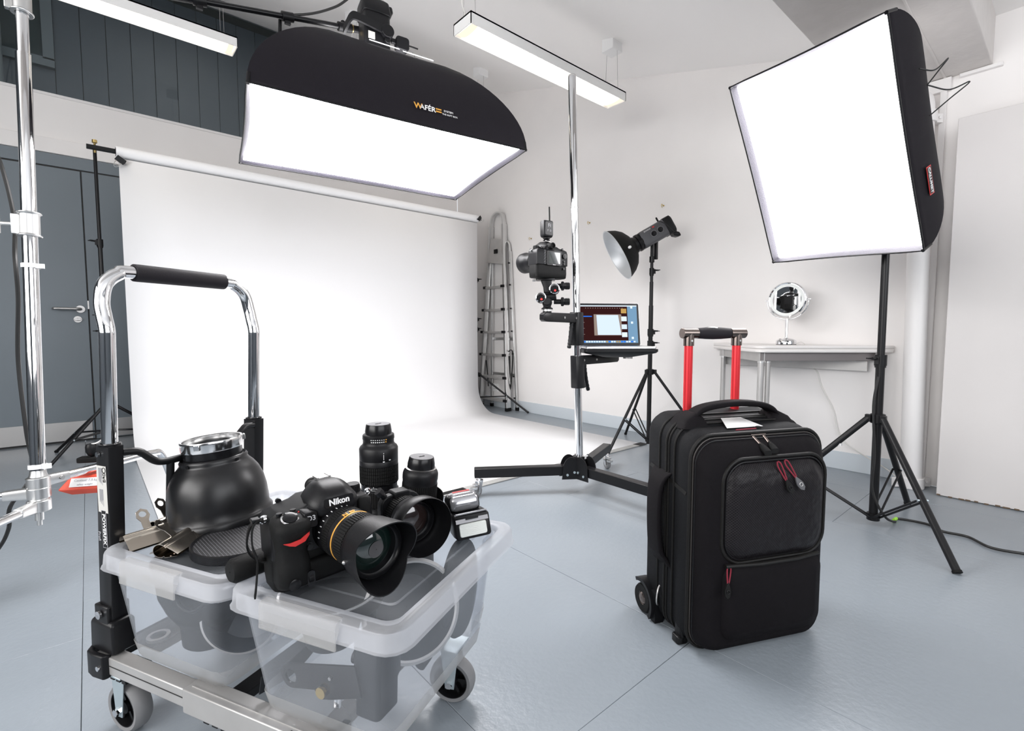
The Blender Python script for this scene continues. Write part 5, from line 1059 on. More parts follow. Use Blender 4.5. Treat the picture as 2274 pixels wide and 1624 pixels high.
# ================================================================== CAMERAS, LENSES AND SMALL KIT
# generic SLR body. local: front faces -y, x to the viewer's right when seen from the front, z up, origin bottom centre
def slr(name, label, M, s=1., marks=True, back=False):
    t = thing(name, label, 'camera', M)
    S_ = lambda *a: tuple(v * s for v in a)
    out = [(-.079, .052), (-.079, .100), (-.074, .113), (-.060, .118), (-.034, .122), (-.022, .128), (.034, .128), (.043, .119), (.070, .117), (.078, .110), (.079, .095), (.079, .052)]
    def prof(ins, y): c = (0, .085); return [((c[0] + (x - c[0]) * (1 - ins)) * s, y * s, (c[1] + (z - c[1]) * (1 - ins)) * s) for x, z in out]
    mb = MB(); mb.loft([prof(.05, -.0285), prof(.012, -.0265), prof(0, -.020), prof(0, .030), prof(.015, .036), prof(.05, .038)]); build(mb, 'body', blk_plas, t, sharp=50)
    low = [(-.079, .000), (-.079, .054), (.079, .054), (.079, .000)]
    mb = MB(); mb.loft([[(x * s, y * s, z * s) for x, y in rrect(w_, d_, .014, 4, (0, yc))] for z, w_, d_, yc in ((0, .148, .056, .004), (.003, .156, .062, .004), (.020, .159, .064, .004), (.048, .158, .062, .004), (.056, .156, .058, .004))]); build(mb, 'vertical_grip_base', blk_rub, t, sharp=50)
    # hand grip (left when seen from the front) and its lower twin
    mb = MB(); mb.loft([[(x * s, y * s, z * s) for x, y in rrect(w_, d_, .016, 5, (-.055, yc))] for z, w_, d_, yc in ((.012, .044, .040, -.026), (.020, .048, .050, -.030), (.050, .046, .048, -.030), (.066, .042, .044, -.028), (.086, .046, .050, -.032), (.100, .050, .054, -.034), (.108, .050, .056, -.034), (.114, .046, .052, -.032), (.118, .034, .038, -.026))]); g = build(mb, 'hand_grip', blk_rub, t, sharp=60)
    mb = MB(); mb.loft([[(x * s, (-.030 + y) * s, (.024 + z) * s) for y, z in rrect(.018 * k, .036 * k, .008, 4)] for x, k in ((-.040, .9), (-.01, 1), (.03, .95), (.045, .7))]); build(mb, 'lower_grip_bulge', blk_rub, t, sharp=60)
    # prism hump
    L = []
    for y, w_, h_, zc_ in ((-.049, .044, .022, .121), (-.046, .062, .032, .122), (-.034, .076, .044, .124), (-.012, .080, .052, .126), (.012, .072, .048, .125), (.034, .050, .034, .122), (.040, .036, .026, .120)):
        L.append([((x * (1 - .34 * max(0, z) / (h_ / 2)) + .012) * s, y * s, (zc_ + z) * s) for x, z in rrect(w_, h_, min(w_, h_) * .42, 5)])
    hump = build(MB().loft(L), 'viewfinder_hump', blk_plas, t, sharp=70)
    mb = MB(); mb.box(S_(.012, .010, .1515), S_(.022, .020, .003)); mb.box(S_(.0025, .010, .1530), S_(.003, .020, .002)); mb.box(S_(.0215, .010, .1530), S_(.003, .020, .002)); build(mb, 'hot_shoe', steel, t)
    # mount
    cx_, cz_ = .014, .080
    MF = frame(S_(cx_, -.028, cz_), (1, 0, 0), (0, -1, 0))
    build(MB().lathe([(.028 * s, .0), (.036 * s, .0), (.037 * s, .004 * s), (.034 * s, .008 * s), (.028 * s, .008 * s)], MF, 40), 'lens_mount', blk_sat, t)
    mb = MB(); mb.lathe([(.0095 * s, 0), (.0095 * s, .005 * s), (.007 * s, .006 * s), (0.0001, .006 * s)], Mx.Translation(S_(-.058, -.044, .116)) @ Mx.Rotation(radians(28), 4, 'X'), 24); b = build(mb, 'shutter_button', blk_sat, t)
    build(MB().lathe([(.0105 * s, .0), (.0125 * s, .001), (.0125 * s, .003 * s), (.0105 * s, .004 * s)], Mx.Translation(S_(-.058, -.044, .116)) @ Mx.Rotation(radians(28), 4, 'X'), 24), 'power_ring', chrome, b)
    for x, y in ((-.066, -.024), (-.046, -.022)): build(MB().cyl(S_(x, y, .1175), S_(x, y, .1225), .0042 * s, n=16), 'top_button', blk_sat, t)
    mb = MB(); mb.ribs(.0125 * s, 0, .010 * s, 28, .0008 * s, frame(S_(.060, .004, .117), (1, 0, 0), (0, 0, 1))); mb.cyl(S_(.060, .004, .126), S_(.060, .004, .130), .0115 * s); build(mb, 'mode_dial', blk_plas, t)
    mb = MB(); mb.ribs(.009 * s, -.009 * s, .009 * s, 26, .0007 * s, frame(S_(-.052, -.052, .101), (0, 0, 1), (1, 0, 0))); build(mb, 'command_dial', blk_plas, t)
    for z in (.096, .064): build(MB().cyl(S_(-.030, -.028, z), S_(-.030, -.036, z), .0062 * s, n=20).cyl(S_(-.030, -.034, z), S_(-.030, -.040, z), .0040 * s), 'front_button', blk_sat, t)
    mb = MB(); mb.lathe([(.0085 * s, 0), (.0085 * s, .004 * s), (.006 * s, .005 * s), (.0001, .005 * s)], frame(S_(-.060, -.052, .022), (1, 0, 0), (0, -1, 0)), 22); build(mb, 'vertical_shutter_button', blk_sat, t)
    mb = MB(); mb.loft([[S_(-.036 + x, y, .022 + z) for x, z in rrect(.011, .024, .004, 3)] for y in (-.050, -.054)]); b = build(mb, 'vertical_dial_frame', blk_sat, t)
    build(MB().ribs(.007 * s, -.0035 * s, .0035 * s, 22, .0006 * s, frame(S_(-.036, -.0495, .022), (0, 1, 0), (1, 0, 0))), 'vertical_dial', blk_plas, b)
    mb = MB(); mb.loft([[S_(.062 + x, y, .098 + z) for x, z in rrect(w_, h_, .007, 4)] for y, w_, h_ in ((-.024, .020, .036), (-.032, .019, .034), (-.034, .014, .028))]); build(mb, 'terminal_cover', blk_rub, t, sharp=60)
    for x in (-.082, .082): build(MB().lathe([(.005 * s, -.0012 * s), (.0068 * s, 0), (.005 * s, .0012 * s), (.0036 * s, 0), (.005 * s, -.0012 * s)], frame(S_(x, -.004, .112), (0, 0, 1), (0, 1, 0)), 16).cyl(S_(x * .96, -.004, .112), S_(x * 1.01, -.004, .112), .004 * s), 'strap_lug', chrome, t)
    if marks:
        sw = [(-.074, .0895), (-.064, .0880), (-.050, .0895), (-.038, .0945), (-.030, .1040), (-.036, .0915), (-.044, .0850), (-.058, .0815), (-.066, .0845)]
        build(MB().loft([[S_(x, -.058 + (.022 if x > -.034 else .004 if x > -.040 else .0) - yy, z) for x, z in sw] for yy in (0.0022, .004)]), 'red_flash_mark', red_mark, t, label='red swoosh below the shutter dial')
        build(MB().loft([[S_(-.036 + x, y, .118 + z) for x, z in rrect(.010, .003, .001, 2)] for y in (-.0235, -.030)]), 'red_mark', red_mark, t)
        MN = frame(S_(.014, -.0500, .1265), (1, 0, 0), (0, -1, .12)); build(MB().loft([[V(MN @ V((x * s, y * s, z))) for x, y in rrect(.046, .014, .004, 3)] for z in (-.003, .0004)]), 'logo_plate', blk_sat, t)
        text('Nikon', .0128 * s, MN @ Mx.Translation((0, 0, .0008)), white_ink, t, bold=.0004 * s, name='logo')
        build(MB().loft([[S_(-.029 + x, y, .108 + z) for x, z in rrect(.020 * k, .024 * k, .003, 2)] for y, k in ((-.026, 1.1), (-.046, 1), (-.0475, .92))]), 'model_plate', blk_plas, t)
        text('D3', .0105 * s, frame(S_(-.0285, -.0479, .1105), (1, 0, 0), (0, -1, .1)), grey_ink, t, bold=.0002, name='model_mark')
    # back
    mb = MB(); mb.loft([[S_(-.006 + x, y, .080 + z) for x, z in rrect(.074, .058, .004, 3)] for y in (.0375, .0405)]); b = build(mb, 'rear_display', blk_sat, t)
    build(MB().bb(S_(-.036, .0405, .058), S_(.022, .0412, .104)), 'display_glass', glass_dark, b)
    mb = MB(); mb.loft([[S_(x, y, .128 + z) for x, z in rrect(w_, h_, .008, 4, (.012, 0))] for y, w_, h_ in ((.034, .030, .026), (.048, .026, .022), (.052, .022, .019))]); mb.lathe([(.0085 * s, 0), (.0120 * s, .0), (.0125 * s, .006 * s), (.0085 * s, .007 * s)], frame(S_(.012, .050, .128), (1, 0, 0), (0, 1, 0)), 24); build(mb, 'eyepiece', blk_rub, t, sharp=60)
    for k in range(5): build(MB().cyl(S_(.0395, .038, .060 + k * .0115), S_(.0395, .0415, .060 + k * .0115), .0042 * s, n=14), 'rear_button', blk_sat, t); 
    for k in range(5): build(MB().lathe([(.0042 * s, 0), (.0052 * s, 0), (.0052 * s, .0006)], frame(S_(.0395, .0386, .060 + k * .0115), (1, 0, 0), (0, 1, 0)), 14), 'button_ring', grey_ink, t)
    build(MB().cyl(S_(-.060, .038, .092), S_(-.060, .0435, .092), .010 * s, n=20).cyl(S_(-.060, .042, .092), S_(-.060, .045, .092), .0055 * s, n=14), 'selector_pad', blk_sat, t)
    for x, z in ((-.058, .070), (-.058, .060), (-.056, .040), (-.048, .120), (.058, .120), (.048, .120)): build(MB().cyl(S_(x, .036, z), S_(x, .0415, z), .0042 * s, n=14), 'rear_button', blk_sat, t)
    if not marks: text('Nikon', .006 * s, frame(S_(-.006, .0412, .0535), (-1, 0, 0), (0, 1, 0)), white_ink, t, name='logo')
    return t
def hood(r0, r1, h0, hf, th=.0016, n=96):
    """petal hood: outer radius r0 at h0 widening to r1; hf(theta) is the height of the edge"""
    mb = MB(); cols = []
    for k in range(n):
        a = 2 * pi * k / n; H = hf(a); f = min(1, (H - h0) / .05)
        r = lambda q: r0 + (r1 - r0) * ((h0 + (H - h0) * q - h0) / .05 if True else 0)
        pts = []
        for q in (0, .33, .66, 1.): h = h0 + (H - h0) * q; rr = r0 + (r1 - r0) * min(1.15, (h - h0) / .05); pts.append((rr * cos(a), rr * sin(a), h))
        for q in (1., .66, .33, 0): h = h0 + (H - h0) * q; rr = r0 + (r1 - r0) * min(1.15, (h - h0) / .05) - th; pts.append((rr * cos(a), rr * sin(a), h))
        cols.append(pts)
    cols.append(cols[0]); loops = cols
    return mb.loft(loops, cap0=False, cap1=False)
def front_glass(t, r, h, gm, depth=.018, s=1):
    build(MB().lathe([(r, h), (r - .0015, h + .0005), (r - .003, h - .004), (r - .006, h - .006), (r - .0065, h - depth * .45), (r * .80, h - depth * .6)], n=48), 'front_ring', blk_sat, t)
    build(MB().lathe([(r * .86, h - depth * .55), (r * .6, h - depth * .32), (r * .3, h - depth * .2), (.0005, h - depth * .16)], n=40), 'front_glass', gm, t)

# --- the big camera on the near crate
MD = frame((.290, .838, .3870), (1, .03, 0), (0, 0, 1)) @ Mx.Rotation(radians(-2.0), 4, 'Y')
d3 = slr('camera', 'black professional camera with petal-hooded lens on the near crate lid', MD, 1.07)
MLn = MD @ frame((.0150, -.036, .0856), (1, 0, 0), (.13, -1, -.06)) @ Mx.Scale(1.10, 4)
ln = thing('camera_lens', 'zoom lens with gold ring and deep petal hood mounted on the big camera', 'lens', MLn)
build(MB().lathe([(.030, -.004), (.034, .0), (.0365, .006), (.0365, .020), (.0355, .022)], n=44), 'rear_barrel', blk_plas, ln)
build(MB().ribs(.0375, .022, .036, 64, .0009), 'zoom_ring', blk_rub, ln); build(MB().lathe([(.0368, .036), (.0372, .0365), (.0372, .054), (.0368, .0545)], n=48), 'scale_ring', blk_plas, ln)
build(MB().lathe([(.0374, .0465), (.0380, .047), (.0380, .0485), (.0374, .049)], n=48), 'gold_ring', gold_ink, ln, label='thin gold ring')
build(MB().ribs(.0385, .055, .074, 60, .0011), 'focus_ring', blk_rub, ln)
build(MB().lathe([(.037, .074), (.0405, .078), (.0415, .086), (.0425, .096)], n=48), 'front_barrel', blk_plas, ln)
for k in range(9):
    a = radians(75 + k * 13); build(MB().box((0, 0, 0), (.0012, .0036, .0006), frame((.0369 * cos(a), .0369 * sin(a), .014), (-sin(a), cos(a), 0), (cos(a), sin(a), 0))), 'scale_mark', white_ink, ln)
for k, (tx, sz) in enumerate((('N', .010), ('ED', .007))):
    a = radians(106 - k * 17); text(tx, sz, frame((.0378 * cos(a), .0378 * sin(a), .0435), (sin(a), -cos(a), 0), (cos(a), sin(a), 0)), gold_ink, ln, ext=.0006)
build(MB().lathe([(.0425, .094), (.0435, .098), (.042, .100)], n=48), 'hood_collar', blk_plas, ln)
front_glass(ln, .0395, .108, glass_dark, .03)
def hf1(a):
    c = cos(2 * (a - radians(62))); return .119 + .022 * (.5 + .5 * c) ** .55
build(hood(.0435, .0500, .090, hf1), 'petal_hood', blk_plas, ln, sharp=50)
build(MB().lathe([(.0005, .1035), (.010, .1032), (.012, .1030)], n=24), 'glass_reflection_disc', glass_warm, ln)
build(MB().sphere((-.0445, -.004, .094), .003, 10, 6), 'hood_release', steel, ln)
# strap at the camera's left end
P = [MD @ V(p) for p in ((-.088, -.004, .118), (-.098, -.006, .122), (-.106, -.008, .110), (-.108, -.010, .085), (-.104, -.014, .062), (-.106, -.016, .040), (-.110, -.018, .016), (-.112, -.018, .006))]
build(MB().ribbon(smoothpath(P, 5), (.2, 1, 0), .012, .0025), 'strap_end', blk_matte, d3, W=True)
P = [MD @ V(p) for p in ((-.090, .004, .118), (-.104, .006, .112), (-.112, .004, .090), (-.108, .010, .068), (-.094, .014, .050), (-.086, .012, .046))]
build(MB().ribbon(smoothpath(P, 5), (.2, 1, 0), .016, .0028), 'strap', blk_rub, d3, W=True)
build(MB().box(MD @ V((-.100, -.003, .122)), (.012, .014, .006)), 'strap_buckle', blk_sat, d3, W=True, bev=.001)
t = thing('kit_pouch', 'small black roll of kit poking out behind the big camera', 'pouch', frame((.195, .905, .405), (0, 0, 1), (1, .25, 0))); build(MB().lathe([(.001, -.036), (.016, -.036), (.0205, -.030), (.0205, .030), (.016, .036), (.001, .036)], n=28), 'pouch_body', blk_rub, t)

# --- perspective lens lying beside it
M2 = frame((.452, .795, .4445), (1, 0, 0), (-.02, -1, .0))
l2 = thing('camera_lens', 'short lens with wide round hood lying beside the flash gun', 'lens', M2)
build(MB().lathe([(.001, -.112), (.028, -.112), (.031, -.105), (.031, -.085), (.036, -.080), (.036, -.062)], n=40), 'rear_barrel', blk_plas, l2)
mb = MB(); mb.loft([[(x, y, z) for x, y in rrect(.084, .078, .022, 4)] for z in (-.082, -.064)]); mb.loft([[(x, y + .036, z) for x, y in rrect(.034, .018, .005, 3)] for z in (-.086, -.056)]); build(mb, 'shift_plate', blk_plas, l2, bev=.002)
for x, y in ((-.030, .034), (.036, -.01)): d_ = V((x, y, 0)).normalized(); build(MB().cyl(V((x, y, -.072)), V((x, y, -.072)) + d_ * .014, .006, n=12).cyl(V((x, y, -.072)) + d_ * .012, V((x, y, -.072)) + d_ * .022, .0085, n=8), 'shift_knob', blk_sat, l2)
build(MB().ribs(.0375, -.060, -.036, 58, .0012), 'focus_ring', blk_rub, l2); build(MB().lathe([(.036, -.036), (.0395, -.030), (.0405, -.012), (.041, .0)], n=44), 'front_barrel', blk_plas, l2)
front_glass(l2, .037, -.006, glass_warm, .022); build(MB().lathe([(.028, -.020), (.022, -.019), (.020, -.021)], n=36), 'inner_glass_ring', gun, l2)
build(MB().lathe([(.0415, -.016), (.0475, -.008), (.0525, .006), (.0545, .034), (.0535, .035), (.0510, .006), (.0440, -.004), (.0385, -.010)], n=64), 'round_hood', blk_plas, l2, sharp=50)
# --- tall telephoto standing
t3 = thing('camera_lens', 'tall telephoto lens standing upright with its rear cap on top', 'lens', (.492, 1.035, .3775))
build(MB().lathe([(.001, .0), (.040, .0), (.0425, .004), (.0425, .022), (.0415, .024), (.0415, .030)], n=48), 'front_barrel', blk_plas, t3)
build(MB().ribs(.0430, .032, .066, 58, .0012), 'zoom_ring', blk_rub, t3); build(MB().lathe([(.0425, .066), (.0405, .068), (.0405, .080), (.0425, .082)], n=48), 'barrel_waist', blk_sat, t3)
for z0 in range(5): build(MB().ribs(.0432, .084 + z0 * .0078, .0908 + z0 * .0078, 58, .0012), 'focus_ring', blk_rub, t3)
build(MB().lathe([(.0425, .1225), (.0430, .123), (.0430, .134), (.0427, .1345), (.0430, .135), (.0430, .160), (.0405, .165), (.0365, .168), (.0345, .172), (.0345, .180), (.0355, .182), (.0350, .190), (.0330, .192), (.029, .193)], n=48), 'upper_barrel', blk_plas, t3)
build(MB().lathe([(.0295, .190), (.0295, .199), (.0275, .212), (.0265, .2145), (.001, .2145)], n=48), 'rear_cap', blk_sat, t3); build(MB().lathe([(.0255, .2148), (.001, .2150)], n=40), 'cap_face', silver_card, t3)
vd = V((-.43, -.90, 0)).normalized(); ang0 = atan2(vd.y, vd.x)
def ringmark(t, r, z, da, w_, h_, m, nm='engraved_mark'):
    a = ang0 + radians(da); build(MB().box((0, 0, 0), (w_, h_, .0005), frame((r * cos(a), r * sin(a), z), (-sin(a), cos(a), 0), (cos(a), sin(a), 0))), nm, m, t)
for k in range(7): ringmark(t3, .0347, .1785, -26 + k * 7.5, .0026, .0018, white_ink); ringmark(t3, .0358, .1835, -26 + k * 7.5, .0022, .0014, white_ink)
ringmark(t3, .0347, .1785, 27, .003, .002, gold_ink); ringmark(t3, .0358, .1835, 27, .003, .002, gold_ink)
ringmark(t3, .0432, .146, 14, .0009, .012, white_ink); ringmark(t3, .0432, .155, 14, .0014, .0014, white_ink); ringmark(t3, .0432, .136, 14, .004, .002, white_ink); ringmark(t3, .0432, .1385, 33, .004, .002, white_ink)
for dz in (-.0022, .0022): ringmark(t3, .0409, .074 + dz, -14, .0150, .0005, white_ink)
for da in (-24.5, -3.5): ringmark(t3, .0409, .074, da, .0006, .0049, white_ink)
ringmark(t3, .0409, .079, -18, .0014, .0014, white_ink)
mb = MB(); mb.loft([[(.045 + x, -.012 + y, z) for x, y in rrect(.02, .016, .004, 2)] for z in (.0, .032)]); build(mb, 'tripod_foot', blk_plas, t3)
# --- standard zoom standing in its reversed hood
MQ = Mx.Translation((.533, .938, .3775)) @ Mx.Rotation(radians(4), 4, 'X') @ Mx.Rotation(radians(3), 4, 'Y')
t4 = thing('camera_lens', 'medium zoom lens standing in its upturned petal hood, rear cap on top', 'lens', MQ)
build(MB().lathe([(.001, .002), (.036, .002), (.0385, .006), (.0385, .062), (.0375, .064)], n=48), 'front_barrel', blk_plas, t4)
build(MB().ribs(.0385, .064, .094, 60, .0012), 'zoom_ring', blk_rub, t4)
build(MB().lathe([(.0375, .094), (.0378, .102), (.0385, .104), (.0385, .116), (.0365, .122), (.033, .126), (.030, .1265)], n=48), 'upper_barrel', blk_plas, t4); build(MB().lathe([(.0325, .126), (.0335, .128), (.030, .129)], n=40), 'mount_rim', steel, t4)
build(MB().lathe([(.0295, .126), (.0295, .138), (.0270, .150), (.0260, .152), (.001, .152)], n=48), 'rear_cap', blk_sat, t4); build(MB().lathe([(.025, .1523), (.001, .1525)], n=40), 'cap_face', silver_card, t4)
def hf2(a): c = cos(2 * (a - radians(200))); return .038 + .026 / (1 + math.exp(-8 * c)) + .008 * max(0, c)
build(hood(.047, .0545, .0, hf2), 'petal_hood', blk_plas, t4, sharp=50); build(MB().lathe([(.036, .004), (.046, .002), (.047, .010)], n=48), 'hood_base', blk_plas, t4)
for k in range(16): ringmark(t4, .0388, .054, -34 + k * 3.6, .0016, .0018, white_ink, 'lettering')
for k in range(5): ringmark(t4, .0388, .048, -14 + k * 3.6, .0018, .0022, white_ink, 'lettering')
a = ang0 + radians(32); build(MB().cyl((.0385 * cos(a), .0385 * sin(a), .058), (.0394 * cos(a), .0394 * sin(a), .058), .0028, n=16), 'round_badge', white_ink, t4)
text('Nikon', .006, MQ.inverted() @ frame(MQ @ V((0, 0, .1529)), (1, .2, 0), (0, 0, 1)), blk_sat, t4, name='logo'); text('Nikon', .006, frame((0, 0, .2152), (1, .2, 0), (0, 0, 1)), blk_sat, t3, name='logo')

# --- flash gun lying on the lid, window towards the camera
MF_ = frame((.585, .812, .4035), (.90, -.43, -.02), (-.0, .25, 1))      # local -y towards viewer
fg = thing('flash_gun', 'silver-faced flash gun lying on the crate lid beside the round-hooded lens', 'flash gun', MF_)
mb = MB(); mb.loft([[(x, y, z) for x, z in rrect(w_, h_, .006, 3)] for y, w_, h_ in ((-.036, .068, .044), (-.034, .072, .048), (.0, .074, .050), (.050, .072, .050), (.085, .066, .044))]); build(mb, 'flash_head', blk_plas, fg, sharp=50)
mb = MB(); mb.loft([[(x, y, z - .006) for x, z in rrect(w_, h_, .004, 3)] for y, w_, h_ in ((-.0365, .056, .026), (-.0385, .054, .024))]); build(mb, 'flash_window', flash_win, fg)
mb = MB(); mb.loft([[(-.033, -.0372, .0085), (.033, -.0372, .0085), (.033, -.030, .0245), (-.033, -.030, .0245)], [(-.033, -.0392, .0085), (.033, -.0392, .0085), (.033, -.032, .0258), (-.033, -.032, .0258)]]); build(mb, 'bounce_panel', silver_card, fg); build(MB().box((0, -.0385, .016), (.026, .002, .003)), 'panel_slot', blk_sat, fg)
build(MB().box((0, -.036, .0262), (.064, .006, .003)), 'hinge_bar', silver_card, fg, bev=.001)
mb = MB(); mb.loft([[(x - .004, y, z + .040) for x, z in rrect(w_, h_, .012, 4)] for y, w_, h_ in ((.004, .056, .028), (.012, .066, .036), (.070, .066, .036), (.10, .060, .030))]); build(mb, 'battery_body', blk_plas, fg, sharp=50)
build(MB().loft([[(x - .004, y, z + .042) for x, z in rrect(w_, h_, .010, 4)] for y, w_, h_ in ((-.004, .052, .022), (.000, .058, .030), (.006, .060, .032))]), 'front_panel', silver_card, fg, sharp=50)
mb = MB(); mb.loft([[(x - .004, y, z) for x, y in rrect(w_, d_, .014, 4, (0, .030))] for z, w_, d_ in ((.050, .060, .050), (.060, .056, .046), (.0625, .046, .036))]); build(mb, 'sensor_cover', silver_card, fg, sharp=60, label='smoky silver sensor cover with red stripe')
build(MB().box((-.004, .036, .0630), (.036, .014, .001)), 'red_stripe', red_mark, fg)

# --- bell reflector on the far crate
MB_ = Mx.Translation((.208, 1.224, .3875)) @ Mx.Rotation(radians(-2.5), 4, 'X') @ Mx.Rotation(radians(-4), 4, 'Y') @ Mx.Diagonal((.955, .955, 1, 1))
br = thing('bell_reflector', 'glossy black bell-shaped reflector with polished metal ring on the far crate', 'reflector', MB_)
P = [(.108, .004), (.1085, .014), (.1055, .018), (.1020, .022), (.1025, .040), (.1010, .062), (.0965, .086), (.0885, .106), (.0790, .120), (.0705, .129), (.0680, .134), (.0690, .138), (.0665, .142), (.0655, .143)]
build(MB().lathe(P + [(.0645, .1425), (.062, .140)], n=72), 'bell_shell', blk_plas_g := mat('satin_black_enamel', (.006, .006, .007), .33, spec=.4, bump=.05, bscale=900), br, sharp=60)
build(MB().lathe([(.1065, .006), (.100, .024), (.098, .060), (.085, .104), (.062, .139)], n=48), 'inner_lining', silver_in, br); build(MB().lathe([(.0625, .139), (.0590, .142), (.0590, .160), (.0600, .162)], n=56), 'neck', blk_sat, br)
build(MB().lathe([(.0580, .160), (.0615, .160), (.0625, .163), (.0625, .176), (.0630, .180), (.0620, .182), (.0580, .181), (.0570, .165), (.0580, .160)], n=64), 'mount_ring', alu_p := mat('polished_aluminium', (.78, .78, .78), .14, 1), br)
build(MB().lathe([(.0573, .165), (.0555, .158), (.048, .155)], n=56), 'ring_inside', alu, br)
for a in (20, 140, 260): a = radians(a - 25); build(MB().box((0, 0, .174), (.008, .012, .012), Mx.Rotation(a, 4, 'Z') @ Mx.Translation((.0635, 0, 0))), 'bayonet_lug', alu_p, br, bev=.001)
for a in (215, 300): a = radians(a); build(MB().cyl((.069 * cos(a), .069 * sin(a), .136), (.0715 * cos(a), .0715 * sin(a), .136), .0035, n=12), 'rivet', blk_sat, br)

# --- honeycomb grid disc
MH2 = frame((.205, 1.062, .3865), (1, .1, 0), (.0, -.02, 1)) @ Mx.Scale(.92, 4)
hg = thing('honeycomb_grid', 'black round honeycomb grid with riveted metal tab under the bell reflector', 'light grid', MH2)
build(MB().lathe([(.077, -.008), (.084, -.0085), (.0865, -.006), (.0865, .009), (.084, .011), (.081, .0095), (.080, .008)], n=64), 'grid_rim', blk_plas, hg); build(MB().lathe([(.0805, .0075), (.0005, .0075)], n=48), 'honeycomb_mesh', honey, hg); build(MB().lathe([(.0805, -.0075), (.0005, -.0075)], n=48), 'honeycomb_back', honey, hg)
a = radians(-58); build(MB().box((0, 0, .0005), (.042, .012, .0016), frame((.0872 * cos(a), .0872 * sin(a), .001), (-sin(a), cos(a), 0), (cos(a), sin(a), 0))), 'metal_tab', alu, hg)
for d_ in (-.0105, .010): b = a + d_ / .0872; build(MB().lathe([(.0028, 0), (.0034, .001), (.0015, .0018), (.0001, .0018)], frame((.0882 * cos(b), .0882 * sin(b), .001), (0, 0, 1), (cos(b), sin(b), 0)), 16), 'tab_rivet', steel, hg)

# --- bulldog clips
def bulldog(label, P, rz, rx, L_=.075):
    t = thing('bulldog_clip', label, 'clip', rot(P, rz=rz, rx=rx), 'bulldog clips on the far crate')
    # rolled spring body along x
    arc = [(.013 * cos(a), .013 * sin(a)) for a in [radians(q) for q in range(-50, 231, 14)]]
    sec_ = [(.0020, -.034)] + [(.011, -.012)] + arc + [(-.011, -.012)] + [(-.0020, -.034)]
    inn = [(x * .90, y * (.94 if y > 0 else 1)) for x, y in sec_]
    ply = sec_ + inn[::-1]
    mb = MB(); n = len(sec_); vs = []; fs = []
    for X in (-L_ / 2, L_ / 2): vs += [(X, y, z) for y, z in sec_] + [(X, y, z) for y, z in inn]
    N = 2 * n
    for i in range(n - 1): fs += [(i, i + 1, N + i + 1, N + i), (n + i, N + n + i, N + n + i + 1, n + i + 1), (i, n + i, n + i + 1, i + 1), (N + i, N + i + 1, N + n + i + 1, N + n + i)]
    fs += [(0, N, N + n, n), (n - 1, 2 * n - 1, N + 2 * n - 1, N + n - 1)]
    mb.add(vs, fs); build(mb, 'spring_body', nickel, t, sharp=60)
    mb = MB()
    for k in range(9): mb.box((-L_ / 2 + .006 + k * (L_ - .012) / 8, .0075, -.020), (.0035, .0022, .0035)); 
    build(mb, 'teeth', gun, t, kind='stuff')
    for s in (-1, 1):
        o = MB(); M_ = Mx.Translation((0, s * .0125, .006)) @ Mx.Rotation(radians(-s * 28), 4, 'X')
        outl = [(-.007, 0), (-.007, .016), (-.012, .026), (-.010, .038), (0, .044), (.010, .038), (.012, .026), (.007, .016), (.007, 0)]
        holed(outl, (0, .031), .0065, -.0006, .0006, nickel, 'handle', t).matrix_local = M_ @ Mx(((1, 0, 0, 0), (0, 0, -1, 0), (0, 1, 0, 0), (0, 0, 0, 1)))
    return t
bulldog('rolled metal bulldog clip nearest the trolley post on the crate lid', (.075, 1.212, .392), radians(18), radians(-68), .088)
bulldog('rolled metal bulldog clip between the trolley post clip and the honeycomb grid', (.112, 1.130, .394), radians(48), radians(-78), .085)
bulldog('rolled metal bulldog clip peeping out behind the two others by the bell reflector', (.112, 1.268, .391), radians(35), radians(-60), .06)

# ---------------- camera on the column: geared head + camera + trigger
PH = PA + V((0, 0, .0))
gh = thing('geared_head', 'black geared tripod head with red-dotted dials under the column camera', 'tripod head', frame((PH.x, PH.y, PH.z), (1, 0, 0), (0, 0, 1)))
viewd = V((-PH.x, -PH.y, 0)).normalized(); sx_ = V((-viewd.y, viewd.x, 0))   # sx_: to the viewer's ... left/right
if sx_.dot(V((.757, -.654, 0))) < 0: sx_ = -sx_
def GP(r, d_, z): return V((PH.x, PH.y, PH.z)) + sx_ * r + viewd * d_ + V((0, 0, z))
mb = MB(); mb.lathe([(.001, 0), (.026, 0), (.026, .006), (.018, .010), (.018, .03)], Mx.Translation(GP(0, 0, 0)), 28); mb.cyl(GP(0, -.03, .030), GP(0, .03, .030), .022); build(mb, 'pan_base', blk_plas, gh, W=True, bev=.001)
def dialbody(r, z, r2, name='gear_housing'):
    b = build(MB().cyl(GP(r, -.030, z), GP(r, .036, z), r2, n=32), name, blk_plas, gh, W=True, bev=.002)
    build(MB().lathe([(r2 * .82, 0), (r2 * .98, .001), (r2 * .98, .003), (r2 * .82, .004)], axisframe(GP(r, .036, z), viewd), 32), 'chrome_bezel', chrome, b, W=True)
    build(MB().cyl(GP(r, .036, z), GP(r, .038, z), r2 * .82, n=28), 'dial_face', blk_sat, b, W=True); build(MB().cyl(GP(r + .003, .038, z - .008), GP(r + .003, .0388, z - .008), r2 * .22, n=18), 'red_dot', red_mark, b, W=True)
    for k in range(7): q = radians(40 + k * 17); build(MB().cyl(GP(r + r2 * .68 * cos(q), .038, z + r2 * .68 * sin(q)), GP(r + r2 * .68 * cos(q), .0386, z + r2 * .68 * sin(q)), .001, n=6), 'dial_tick', white_ink, b, W=True)
dialbody(-.028, .052, .0235); dialbody(.032, .090, .0235)
